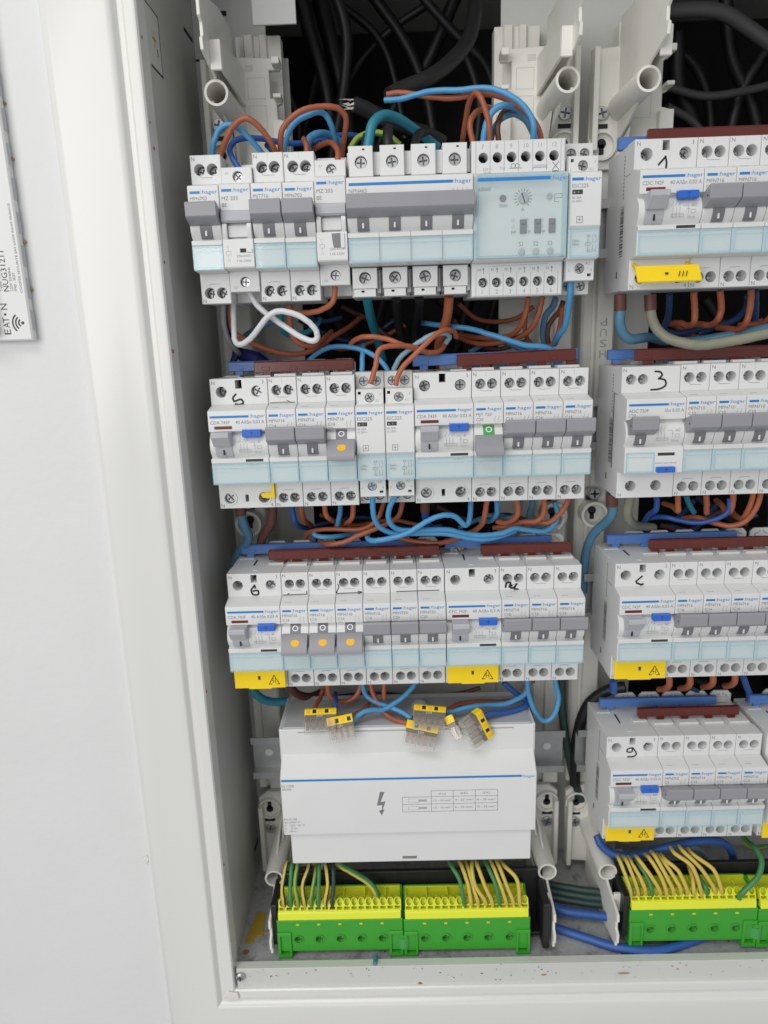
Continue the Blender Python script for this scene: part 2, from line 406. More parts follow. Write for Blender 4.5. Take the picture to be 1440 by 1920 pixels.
chip('leaf_scrap', (262, -9.9, -526), 1.1, .5, 'flint', 'long brown sliver on the bottom flange towards the right', 'scrap', 9, 'y', 5)
chip('rust_flake', (-9, 8, -520), 2.6, .6, 'rust', 'rusty brown flake on the cabinet floor by the side wall', 'flake', 12)
chip('rust_flake', (-11, -5.4, -519.8), 3.4, .5, 'rust', 'rusty patch of flakes beside the corner screw', 'flake', 14)
b = MB()
rnd = random.Random(4)
for i in range(120):
    t = rnd.random(); x = 262 + t * 34 + rnd.gauss(0, 1.2); y = 1 - t * 1.5 + rnd.gauss(0, .9); r = rnd.uniform(.3, 1)
    b.box(x, x + r * 1.6, y, y + r * .8, -520, -520 + r * .5, rnd.choice(['plaster', 'black', 'flint', 'foil']))
b.build('debris', label='streak of grey and black grit on the cabinet floor', cat='debris', kind='stuff')
b = MB(); rnd = random.Random(31)
for i in range(70):
    x = rnd.uniform(-8, 365); z = -516.5 - abs(rnd.gauss(0, 9)); r = rnd.uniform(.15, .55)
    if z > -533: b.box(x, x + r * rnd.uniform(1, 3), -9.75, -9.45, z, z + r, rnd.choice(['flint', 'black', 'rust', 'dust', 'dust']))
b.build('dust_specks', label='dust specks and flecks stuck to the bottom flange', cat='dust', kind='stuff')
# torn yellow label on the floor, blue wire offcut
q = [at(*p) for p in ((478, 1655, 45), (494, 1657, 45), (489, 1706, 22), (476, 1704, 22), (470, 1720, 16), (453, 1718, 16))]
b = MB(); b.prism([(p.x, p.y) for p in q], -519.9, -519.2, 'tape', .1, axis='z'); b.box(0, 9, 26, 26.5, -519.3, -519.0, 'flint', 0)
b.build('torn_label', label='torn dull yellow plastic label lying on the cabinet floor', cat='label')
b = MB(); b.tube([(86.2, -8.6, -515.0), (86.5, -5, -515.3), (86.7, 0, -516.2)], 1.5, 'w_steelblue', 10); b.build('wire_offcut', label='tiny blue wire offcut on the floor below the green block', cat='offcut')

# ------------------------------------------------------------------ emergency luminaire on the wall
lum = empty('emergency_light', (-120, -7, -80), label='white emergency light box with printed rating on the wall, upper left', cat='light')
LO = (120, 7, 80)
b = MB(); b.prism([(-170, -79.5), (-90.5, -79.5), (-90.5, 120), (-170, 120)], -13, -7.2, 'white', .8, axis='y')
b.build('housing', lum, LO)
b = MB(); b.prism([(-200, -76), (-109, -76), (-110, 120), (-200, 120)], -20, -13, 'frame', 1.2, axis='y'); b.build('diffuser', lum, LO)
b = MB()
for z in range(-74, 110, 17):
    b = MB(); b.box(-90.6, -90.2, -11, -7.5, z, z + 11, 'greylt', .1); b.build('vent_slot', lum, LO)
b = MB(); R90 = math.pi / 2; yy = -13.1
def vt(t, x, z, h, m='pdark', wd=None): b.text(t, x, z, h, m, y=yy, rot=R90, wd=wd)
vt('E', -102.2, -76, 3.6, wd=2.8); vt('A', -102.2, -72.4, 3.6, wd=3); vt('T', -102.2, -69.6, 3.6, wd=3); vt('N', -102.2, -62.6, 3.6, wd=3.2)
b.cyl((-103.9, -65.2), .7, yy, yy + .05, 'pdark', 10)
vt('Type 4 Radio', -103.2, -53, 1.9, 'pgrey'); vt('NUG31211', -99.6, -53, 3.1, wd=21); vt('230V 50/60Hz', -97.4, -53, 1.5, 'pgrey'); vt('IP40 - IK07', -95.2, -53, 1.5, 'pgrey')
vt('COOPER SECURITE SAS 63200 RIOM FRANCE', -92.4, -54, 1.2, 'pgrey', wd=46); vt('23/43', -98.8, -13, 1.4, 'pgrey'); vt('C E', -97.5, 6.5, 3.2)
b.line([(-106, 4), (-106, 14)], .5, 'pgrey', yy); b.line([(-107.5, 5), (-107.5, 12)], .5, 'pgrey', yy)
b.cyl((-98.6, 1.5), 1.5, yy, yy + .05, 'pdark', 12)
for r in (2.2, 3.9, 5.6):
    b.line([(-94.8 - r * math.cos(a), -70 - r * math.sin(a)) for a in [math.radians(q) for q in range(-50, 51, 12)]], .8, 'pdark', yy)
b.cyl((-94.8, -70), .9, yy, yy + .05, 'pdark', 10)
b.build('printed_rating', lum, LO)
b = MB()
for z, r in ((-52, 1.4), (-27, 1.5), (15, 1.3), (42, 1.1)): b = MB(); b.cyl((-89.9, z), r * .7, -8.4, -7, 'flint', 10, b=.4); b.build('glue_drop', lum, LO)

# ------------------------------------------------------------------ DIN rails and mounting strips
ROWN = ['top row', 'second row', 'third row', 'bottom row']
COLN = ['left column', 'right column']
for c in (0, 1):
    for r in range(4):
        b = MB(); x0, x1, z = c * COL2 - 4.5, c * COL2 + 232.5, 0
        if c: x0, x1 = c * COL2 - 6, c * COL2 + 232
        pr = [(58, 17.5), (59, 17.5), (59, 13), (66, 13), (66, -13), (59, -13), (59, -17.5), (58, -17.5), (58, -12), (65, -12), (65, 12), (58, 12)]
        b.prism(pr, x0, x1, 'zinc', 0)
        b.line([(x0, 14.6), (x1, 14.6)], .3, 'steel', 57.9)
        for xx in (x0 + 12, x1 - 12): b.cyl((xx, 1), 3, 64.6, 65, 'white2', 14)
        b.build('mounting_rail', None, (0, 0, ZC[r]), label=f'galvanised steel mounting rail carrying the {ROWN[r]} of the {COLN[c]}', cat='rail', group='steel mounting rails')
def strip(xa, xb, label):
    t = empty('mounting_strip', ((xa + xb) / 2, 110, -500), label=label, cat='strip', group='vertical plastic mounting strips')
    o = (-(xa + xb) / 2, -110, 500); W_ = xb - xa
    b = MB()
    pr = [(xa, 110), (xa, 90), (xa + 1.5, 88), (xa + W_ * .3, 88), (xa + W_ * .3 + .8, 90), (xa + W_ * .42, 90), (xa + W_ * .42 + .8, 86), (xb - 1.2, 86), (xb, 87.2), (xb, 110)]
    b.prism(pr, -438, 22, 'cream', .3, axis='z'); b.build('profile', t, o)
    for r in range(2, 3):
        z = ZC[r] + 56; cx = (xa + xb) / 2
        b = MB(); b.cyl((cx, z), 9.5, 76, 88, 'cream', 24, ri=7.6); b.cyl((cx, z), 7.6, 84, 88, 'panel', 20); b.cyl((cx, z + 1.5), 3, 83.6, 86, 'hole', 14); b.box(cx - 1.6, cx + 1.6, 83.6, 86, z - 5, z, 'hole')
        b.build('keyhole_boss', t, o)
        b = MB(); b.cyl((cx, z + 15), 4.4, 78, 88, 'steel', 18, b=.6); b.box(cx - 3, cx + 3, 77.9, 80, z + 14.3, z + 15.7, 'hole'); b.box(cx - .7, cx + .7, 77.9, 80, z + 12, z + 18, 'hole')
        b.build('screw', t, o)
        b = MB(); b.box(cx - 4, cx + 4, 84.5, 87, z + 9.3, z + 12, 'hole'); b.build('slot', t, o)
    return t, o
strip(-8, 14, 'pale plastic strip behind the left end of the left column')
strip(213, 235, 'pale plastic strip behind the right end of the left column')
t, o = strip(242, 264, 'pale plastic strip with embossed lettering behind the left end of the right column')
b = MB()
for i, chh in enumerate('PUSH'): b.text(chh, 259, -76 - i * 7.2, 5.2, 'pfaint', y=85.95, rot=math.pi, wd=4.6)
b.build('embossed_lettering', t, o)

# ------------------------------------------------------------------ modular devices
G = .16                                       # half gap between neighbours
def barrel(cy=8.0, cz=1.0, r=8.7, a0=58, a1=-52, n=9):
    return [(cy - r * math.cos(math.radians(a0 + (a1 - a0) * i / n)), cz + r * math.sin(math.radians(a0 + (a1 - a0) * i / n))) for i in range(n + 1)]
NOSE = [(26, 24.6), (12, 24.6), (1.0, 22.3), (.25, 21.9), (0, 21.2), (0, 9.9), (1.6, 9.5)] + barrel() + [(1.4, -6.3), (-.3, -6.5), (-.6, -6.9), (-.6, -9.0), (.7, -9.3), (.7, -22), (1.2, -22.5), (12, -23.4), (26, -23.4)]
def core(b, w, m='white'):
    b.box(G, w - G, 23.8, 61, -39.7, 39.5, m, .3)
def shoulder(b, w, up, lo, zt=40, zb=-40, d=11.6):
    b.plate(G, w - G, 24.4, zt, d, 24, up, 'white', .35); b.plate(G, w - G, zb, -23.2, d, 24, lo, 'white', .35)
def screw_fn(r=2.7):
    def f(b):
        # slotted cross head: disc with real cross recess
        n = 20; a, l = .42 * r / 2.7, r * .72
        cross = [(-a, -l), (a, -l), (a, -a), (l, -a), (l, a), (a, a), (a, l), (-a, l), (-a, a), (-l, a), (-l, -a), (-a, -a)]
        rot = lambda p, t: (p[0] * math.cos(t) - p[1] * math.sin(t), p[0] * math.sin(t) + p[1] * math.cos(t))
        cross = [rot(p, .6) for p in cross]
        circ = [(r * .92 * math.cos(2 * math.pi * k / n), r * .92 * math.sin(2 * math.pi * k / n)) for k in range(n)]
        tri = tessellate_polygon([[Vector((x, z, 0)) for x, z in q] for q in (circ, cross)])
        b.add([(x, 0, z) for x, z in circ + cross], tri, 'steel')
        b.add([(x, y, z) for y in (0, .9) for x, z in cross], [(i, (i + 1) % 12, 12 + (i + 1) % 12, 12 + i) for i in range(12)] , 'steel')
        b.add([(x, .9, z) for x, z in cross], [tuple(range(12))], 'steel_shaded')  # recess floor: same steel, its colour darkened to stand for recess shade
        b.add([(x * k, y, z * k) for y, k in ((0, 1), (.25, 1.08), (3, 1.08)) for x, z in circ], [(j * n + i, j * n + (i + 1) % n, (j + 1) * n + (i + 1) % n, (j + 1) * n + i) for j in (0, 1) for i in range(n)], 'steel')
    return f
def add_screws(t, pts, d, r=2.7, key=None):
    for i, (x, z) in enumerate(pts):
        o = part(t, 'screw', ('screw', r), screw_fn(r), (x, d, z)); o.rotation_euler = (0, random.uniform(-.9, .9), 0)
def window(b, x0, x1, z0=-22.3, z1=-9.4, d0=-.9, d1=.6):
    b.plate(x0, x1, z0, z1, d0, d1, [((x0 + x1) / 2, (z0 + z1) / 2 - .2, (x1 - x0) / 2 - 1.5, (z1 - z0) / 2 - 1.7)], 'tintedge', .3, mw='tintedge')
    b.box(x0 + 1.3, x1 - 1.3, d0 + .35, d0 + .6, z0 + 1.5, z1 - 1.5, 'tintclear')
def window_part(t, x0, x1, key):
    def f(b):
        b.box(x0 + .3, x1 - .3, d0 := -.95, d0 + .45, -22.2, -9.5, 'tintclear', .2)
        for a0, a1, c0, c1 in ((x0 + .3, x0 + 1.2, -22.2, -9.5), (x1 - 1.2, x1 - .3, -22.2, -9.5), (x0 + 1.2, x1 - 1.2, -22.2, -20.9), (x0 + 1.2, x1 - 1.2, -10.4, -9.5)):
            b.box(a0, a1, -1.5, -.96, c0, c1, 'tintedge', .15)
        b.box(x0 + 1.4, x1 - 1.4, -1.25, -.96, -12.6, -12.2, 'tintedge')
    return part(t, 'label_window', ('window', key), f)
def clip_part(t, x, w=15):
    def f(b):
        pr = [(-w / 2, 38), (w / 2, 38), (w / 2, 46), (w / 2 - 2.5, 48.6), (-w / 2 + 2.5, 48.6), (-w / 2, 46)]
        b.prism(pr, 56, 58, 'white2', .3, axis='y')
        b.line([(-4.5 , 43.2), (-4, 45), (-1.2, 46), (-1.2, 47.2)], .7, 'pfaint', 55.9); b.line([(4.5, 43.2), (4, 45), (1.2, 46), (1.2, 47.2)], .7, 'pfaint', 55.9)
        b.box(-4.2, 4.2, 54.5, 56, 40, 44.4, 'white2', .4)
    return part(t, 'rail_clip', ('clip', w), f, (x, 0, 0))
def barcode_part(t):
    def f(b):
        rnd = random.Random(11); z = -20
        while z < 8:
            h = rnd.choice([.3, .5, .9]); b.box(G - .05, G, 26, 31, z, z + h, 'pdark'); z += h + rnd.choice([.4, .6, .9])
        b.text('206216', -12, 0, 1, 'pgrey')
        for z in range(12, 36, 2): b.box(G - .05, G, 27.5, 29, z, z + 1.3, 'pgrey')
        b.box(G - .05, G, 18, 30, 23.4, 23.8, 'pdark')
    def g(b):
        rnd = random.Random(11); z = -20
        while z < 8:
            h = rnd.choice([.3, .5, .9]); b.box(G - .05, G, 26, 32, z, z + h, 'pdark'); z += h + rnd.choice([.4, .6, .9])
        for z in range(12, 36, 2): b.box(G - .05, G, 27.5, 29, z, z + 1.3, 'pgrey')
        b.box(G - .05, G, 17, 26, 23.3, 23.7, 'pgrey'); b.box(G - .05, G, 34, 36, -32, -28, 'pdark')
    return part(t, 'barcode', 'barcode', g)
def brand(b, w, z=17.6, h=2.0, long=False):
    lw = 9.0
    b.box(1.4, w - 1.5 - lw, -.09, -.02, z + .2, z + 1.55, 'pblue', 0)
    b.text(':hager', w - 1.0 - lw, z + .1, h, 'pblue', x1=w - .9)
def contacts(b, x, z):                        # tiny switch symbol
    for k in (0, 2.2):
        b.line([(x + k, z + 4), (x + k, z + 2.8), (x + k - .8, z + 1.2)], .22, 'pfaint'); b.line([(x + k, z + 1), (x + k, z)], .22, 'pfaint')
def handle_on(t, x0, x1, key='on', m='greytop'):
    def f(b):
        b.prism([(3, 8.5), (-1, 10), (-7.6, 12.6), (-8.5, 12.5), (-9.1, 11.6), (-8.9, 5.2), (-8.2, 4.2), (-6.4, 3.4), (-2, 1.2), (3, 1.2)], x0, x1, m, .3)
        b.cyl((-5.5, 7), .7, x0 - .02, x0 + .01, 'hole', 10, axis='x')
    return part(t, 'toggle', ('on', x0, x1, m), f)
def stem(t, x, state='I'):
    def f(b):
        a0, a1 = (10, -47) if state == 'I' else (62, 5)
        arc = barrel(r=9.1, a0=a0, a1=a1); arc2 = barrel(r=7.5, a0=a1, a1=a0)
        b.prism(arc + arc2, x, x + 6.6, 'greydk' if state != 'G' else 'green2', .15)
    o = part(t, 'toggle_stem', ('stem', x, state), f)
    def g(b):
        if state == 'I': b.box(x + 2.75, x + 3.75, -.75, -.3, -4.2, -.2, 'pwhite', 0, Matrix.Translation((0, 0, 0)))
        else:
            c = Matrix.Translation((x + 3.3, .5, 6.4)) @ Matrix.Rotation(math.radians(-35.6), 4, 'X')
            n = 16
            vs = [(q * math.cos(2 * math.pi * k / n), 0, q * math.sin(2 * math.pi * k / n)) for q in (1.3, 1.9) for k in range(n)]
            b.add([tuple(c @ Vector(v)) for v in vs], [(i, (i + 1) % n, n + (i + 1) % n, n + i) for i in range(n)], 'pwhite')
    part(o, 'position_mark', ('mark', x, state), g)
    return o
def handle_off(t, x0, x1, dot=True):
    def f(b):
        b.prism([(2, 3.2), (-1.4, 3.4), (-2.2, 3.0), (-9.6, -4.6), (-10, -5.6), (-9.8, -7.6), (-9, -8), (-1, -5), (2, -5)], x0, x1, 'greytop', .3)
    o = part(t, 'toggle', ('off', x0, x1), f)
    if dot:
        def g(b):
            c = Matrix.Translation(((x0 + x1) / 2 + .4, -5.95, -.85)) @ Matrix.Rotation(math.radians(-46), 4, 'X')
            n = 20; b.add([tuple(c @ Vector((2.6 * math.cos(2 * math.pi * k / n), -.06, 2.6 * math.sin(2 * math.pi * k / n)))) for k in range(n)], [tuple(range(n))], 'dot')
        part(o, 'dot_sticker', ('dot', x0, x1), g, label='round orange dot on the lowered toggle')
    return o
def mcb(x, r, model, rating, state='on', label='', group=None, dz=0, clip=True):
    t = empty('circuit_breaker', (x, 0, ZC[r] + dz), label=label, cat='breaker', group=group)
    w = MOD; UP = [(5.2, 32.4, 3.15), (12.3, 32.4, 3.15)]; LO = [(5.2, -34, 3.15), (12.3, -34, 3.15)]
    def f(b):
        core(b, w); shoulder(b, w, UP, LO)
        b.prism(NOSE, G, w - G, 'white', .3)
        b.box(2, w - 2, 26, 30.5, 39.5, 41.3, 'white2', .3); b.box(3, w - 3, 38.5, 43, 39.5, 41, 'white2', .3)
    part(t, 'body', 'mcb_body', f)
    add_screws(t, [(5.4, 32.2), (12.5, 32.2), (5.4, -34.1), (12.5, -34.1)], 19.5, 2.85)
    window_part(t, 0, w, 1)
    def g(b):
        brand(b, w)
        b.text(model, 1.3, 14.4, 1.9, 'pgrey'); b.text(rating, 1.3, 11.5, 1.8, 'pgrey'); b.text('3000', 1.4, 9.9 - .2, 1.0, 'pfaint'); contacts(b, 12.6, 10.4)
        d = 11.55
        b.text('N', .9, 37.0, 2.1, 'pgrey', y=d); b.text('N', .9, -39.3, 2.1, 'pgrey', y=d)
        b.line([(5.2, 28.9), (6.4, 28.2), (12.2, 28.2)], .22, 'pgrey', d); b.line([(5, -29.6), (6, -29), (11.5, -29)], .22, 'pgrey', d)
        b.line([(8.7, 39.6), (8.7, 36.2)], .1, 'pfaint', d)
        b.line([(3, 22.5 + .35), (7, 22.85)], .5, 'pfaint', -.02 + 3.4)
    part(t, 'printed_marking', ('mcbtext', model, rating), g)
    if state == 'on':
        stem(t, 5.6, 'I'); handle_on(t, .2, w - .3)
    else:
        stem(t, 5.6, 'G' if state == 'green' else 'O'); handle_off(t, .5, w - .7, state == 'off')
    if clip: clip_part(t, w / 2)
    return t
def test_button(t, x0, x1, z0, z1):
    o = part(t, 'test_button', ('btn', x0, x1, z0), lambda b: b.box(x0, x1, -3.2, .5, z0, z1, 'btn', .4))
    part(o, 'button_mark', ('btnm', x0, x1, z0), lambda b: (b.line([((x0 + x1) / 2 - 1, z1 - 1.2), ((x0 + x1) / 2 + 1, z1 - 1.2)], .35, 'pdark', -3.25), b.line([((x0 + x1) / 2, z1 - 1.2), ((x0 + x1) / 2, z0 + 1.2)], .35, 'pdark', -3.25)))
def diagram(b, x, kind, ma):
    """wiring diagram printed on the curved band"""
    yb = -.82
    for k in range(3): b.line([(x + k * 1.9, 6.5), (x + k * 1.9, 4.6), (x + k * 1.9 - 1, 3)], .2, 'pfaint', yb + .9 if False else -.9); b.line([(x + k * 1.9, 2.6), (x + k * 1.9, -3)], .2, 'pfaint', -.9)
    b.line([(x - 1, -1.2), (x + 6, -1.2), (x + 6, -2.6), (x - 1, -2.6), (x - 1, -1.2)], .22, 'pfaint', -.9)
    b.line([(x + 5.5, 3.2), (x + 8.5, 3.2), (x + 8.5, -1)], .2, 'pfaint', -.9); b.line([(x + 7.6, 1.4), (x + 9.4, 1.4)], .2, 'pfaint', -.9)
    b.text(kind, x + 10, 2.6, 1.6, 'pfaint', y=-.9); b.text(ma, x + 8, -3.4, 1.2, 'pfaint', y=-.9)
    b.line([(x + 10, -.8), (x + 12.4, -.8), (x + 12.4, 1), (x + 10, 1), (x + 10, -.8)], .2, 'pfaint', -.9)
def rcd(x, r, model, amps, kind='A', cover=None, label='', group=None, ma='30mA', barcode=False):
    t = empty('residual_current_switch', (x, 0, ZC[r]), label=label, cat='breaker', group=group)
    w = MOD * 2
    def f(b):
        core(b, w); b.plate(G, w - G, 24.4, 40, 11.6, 24, [(6.8, 32.2, 3.4), (28.2, 32.2, 3.4), (17.4, 36.6, 2, 2.6)], 'white', .35)
        b.plate(G, w - G, -40, -23.2, 11.6, 24, [(6.8, -33.4, 3.5), (28.2, -33.4, 3.5), (17.4, -33.6, 1.1, 2.3)], 'white', .35)
        for cx in (6.8, 28.2): b.cyl((cx, -33.4), 4.5, 11.0, 12, 'white', 24, ri=3.5, cap=False)
        b.prism(NOSE, G, w - G, 'white', .3)
        b.box(2, 12, 44, 48, 39.5, 40.2, 'white2', .2); b.box(14, 15, 30, 42, 39.5, 39.8, 'hole'); b.box(16, 19, 18, 21, 39.5, 40.3, 'white2', .2); b.box(24, 34, 31, 36, 39.5, 40.4, 'white2', .2)
    part(t, 'body', 'rcd_body', f)
    add_screws(t, [(28.4, 32)], 16, 3.1); add_screws(t, [(7, 31.8)], 22, 3.1)
    if cover != 'yes': add_screws(t, [(6.8, -33.4)], 14.5, 3.2); add_screws(t, [(28.2, -33.4)], 20, 3.2)
    window_part(t, 0, w, 2)
    def g(b):
        brand(b, w); b.text(model, 1.5, 14.2, 2.0, 'pgrey', x1=13); b.text(amps, 16.5, 14.2, 2.0, 'pgrey', x1=w - 1.4)
        b.text('Appuyer tous les mois', 20, 6.4 - .1 + .1, .7, 'pgrey', y=.0 - .05, wd=12) if False else None
        d = 11.55; b.text('N', 1.2, 36.6, 2.2, 'pgrey', y=d); b.text('3', 31.6, 36.6, 2.2, 'pgrey', y=d); b.text('N', 1, -39.2, 2.2, 'pgrey', y=d); b.text('4', 32, -39.2, 2.2, 'pgrey', y=d)
        diagram(b, 18.6, kind, ma)
        b.box(21, 31.5, -.68, -.62, -8.6, -7.0, 'pdark'); b.text('Test mensuel', 22, -10.8, .8, 'pfaint', y=-1.6)
        b.text('Action test manuel', 20, 10.3, .8, 'pgrey', wd=12)
    part(t, 'printed_marking', ('rcdtext', model, amps, kind), g)
    part(t, 'indicator_flag', 'rcdflag', lambda b: b.box(3.6, 14.2, -.25, .3, 11.2, 13, 'red', .15))
    h = part(t, 'handle', 'rcdhandle', lambda b: (b.prism([(2, 9.5), (-1.5, 9.8), (-8.8, 10.4), (-9.8, 9.6), (-9.6, 7.4), (-4, 1.4), (2, 1)], 3.2, 13.8, 'greylt', .35), b.prism(barrel(r=9.2, a0=18, a1=-46) + barrel(r=7.4, a0=-46, a1=18), 3.3, 13.7, 'greylt', .15)))
    part(h, 'position_mark', 'rcdmark', lambda b: b.box(8, 9, -.98, -.3, -4.2, -.6, 'ink'))
    test_button(t, 20.4, 31.6, 6.4, 10.6)
    if cover == 'yes':
        def c(b):
            b.prism([(12, -24), (12, -23.6), (6.6, -23.6), (6.2, -24.2), (6.2, -37.5), (7.2, -37.5), (7.2, -25), (12, -24.8)], .8, w - .8, 'yellow', .2)
            b.box(10, w - 10, 6.2, 7.2, -38.3, -37.5, 'yellow', .1); b.box(16.4, 18, 6.08, 6.2, -31.6, -28.9, 'pdark'); b.box(12, 20.5, 6.1, 6.25, -24.6, -24.2, 'pgrey')
        co = part(t, 'terminal_cover', 'cover', c, label='bright yellow terminal cover printed with a warning triangle')
        def c2(b):
            y = 6.1; b.line([(23.6, -34.8), (26.9, -28.6), (30.3, -34.8)], .45, 'ink', y); b.line([(23.4, -34.9), (25.4, -34.9)], .45, 'ink', y); b.line([(28.4, -34.9), (30.5, -34.9)], .45, 'ink', y)
            b.line([(26.4, -30.6), (25.6, -32.6), (26.6, -32.5), (25.9, -34.2)], .3, 'ink', y); b.line([(27.9, -31), (27.2, -32.8), (28, -32.7), (27.5, -34.2)], .3, 'ink', y)
        part(co, 'warning_triangle', 'coverprint', c2)
    if cover == 'open':
        def c(b):
            b.prism([(11.5, -25.2), (10.8, -25), (1.6, -29), (-3.0, -36.6), (-2.2, -37.2), (2.4, -30), (11.4, -26.4)], 1.2, 3.2, 'yellow', .15)
            b.prism([(11.5, -25.2), (10.8, -25), (1.6, -29), (-3.0, -36.6), (-2.2, -37.2), (2.4, -30), (11.4, -26.4)], w - 3.2, w - 1.2, 'yellow', .15)
            b.prism([(3.2, -28.2), (2.6, -27.6), (-3.4, -36.4), (-2.8, -37)], .6, w + 1.4, 'yellow', .15)
            b.box(16.5, 18, -1.6, -.2, -32.8, -31.6, 'pdark')
        co = part(t, 'terminal_cover', 'coveropen', c, label='yellow terminal cover flipped half open')
        part(co, 'warning_triangle', 'coveropenprint', lambda b: [b.add([(xx + k, -.2 - dz * .68 - .6, -31 - dz) for k, dz in ((0, 0), (.5, 0), (-.8, 3), (-1.3, 3))], [(0, 1, 2, 3)], 'ink') for xx in (24.5, 26.5, 28.5)])
    if cover == 'torn':
        part(t, 'terminal_cover', 'covertorn', lambda b: (b.prism([(33.6, -23.6), (35.2, -23.6), (35.2, -33.6), (27.6, -33.2), (26.4, -30.6), (28, -30.2), (33.4, -29.8)], 9.2, 10.4, 'yellow', .15, axis='y')), label='torn remnant of a yellow terminal cover')
    if barcode: barcode_part(t)
    else: pass
    clip_part(t, w / 2 + 9)
    return t
def ink_part(t, strokes, d=11.5, wd=1.0, label=None):
    b = MB()
    for s_ in strokes:
        P = [(p.x, p.z) for p in spline([(a, 0, c) for a, c in s_], 5)] if len(s_) > 2 else s_
        b.line(P, wd, 'ink', d)
    o = b.build('marker_writing', t, label=label); return o
def tripper(x, r, label, dz=0, slotbig=False, state=''):
    t = empty('shunt_trip', (x, 0, ZC[r] + dz), label=label, cat='module'); w = MOD
    def f(b):
        b.box(G, w - G, 27, 61, -39.7, 37, 'white', .3)
        b.plate(G, w - G, 23.4, 32, 9, 27.2, [(9.3, 27.2, 2.9)], 'white', .35); b.plate(G, w - G, -34.5, -23, 10, 27.2, [(9, -29, 2.9)], 'white', .35)
        b.prism([(26, 23.6), (9, 23.6), (.9, 22.2), (0, 21.4), (0, 8.2), (3, 5), (3, -6.8), (-.8, -7), (-1, -7.5), (-1, -21.6), (-.4, -22.4), (10, -23.2), (26, -23.2)], G, w - G, 'white', .3)
        for xx in (.6, w - 3.2): b.prism([(3.2, 1.5), (-1.2, 1.2), (-2.2, -1), (-1.6, -5.5), (-.6, -7.2), (3.2, -7.2)], xx, xx + 2.6, 'white', .3)
    part(t, 'body', 'trip_body', f)
    part(t, 'link_bar', 'trip_bar', lambda b: (b.prism([(3, 8), (-1.5, 7.6), (-2.8, 6), (-2.4, 2.6), (-1, 1.6), (3, 1.6)], .5, w - .5, 'greylt', .25), b.box(3.4, w - 3.4, .6, 3.2, -5.8, .4, 'white2', .2)))
    add_screws(t, [(9.3, 27.2)], 12, 2.6); add_screws(t, [(9, -29)], 13, 2.6)
    def g(b):
        brand(b, w); b.text('MZ 203', 1.3, 13.4, 2, 'pgrey'); b.text('BE', 1.3, 10, 2, 'pgrey')
        b.text('C1', 2.4, 28.4, 1.2, 'pgrey', y=8.95); b.text('C2', 2.4, -32.6, 1.2, 'pgrey', y=9.95)
        y = -1.06
        b.text('C1', 2.2, -11.4, 1.0, 'pfaint', y=y); b.text('C2', 2.2, -18.6, 1.0, 'pfaint', y=y); b.line([(1.8, -13.4), (4.4, -13.4), (4.4, -15.2), (1.8, -15.2), (1.8, -13.4)], .2, 'pfaint', y); b.line([(3, -11.8), (3, -13.4)], .2, 'pfaint', y); b.line([(3, -15.2), (3, -17)], .2, 'pfaint', y)
        b.text('230-415V~', 7.4, -16.6, 1.3, 'pgrey', y=y, x1=16.6); b.text('110-130V', 7.4, -19.2, 1.3, 'pgrey', y=y, x1=15.6)
    part(t, 'printed_marking', 'trip_text', g)
    if slotbig: part(t, 'release_window', 'trip_slotb', lambda b: (b.prism([(8.6, -7.8), (13.6, -7.6), (13.6, -15.4), (9.6, -15.4), (9, -12)], -1.06, -.9, 'greydk', .05, axis='y'), b.box(13.9, 15.9, -1.7, -.9, -15.5, -7.8, 'white', .2)))
    else: part(t, 'release_window', 'trip_slot', lambda b: (b.box(9.6, 13, -1.06, -.9, -14.2, -12, 'ink'), b.box(13.2, 16.6, -1.6, -.9, -14.2, -12.2, 'white', .2)))
    return t
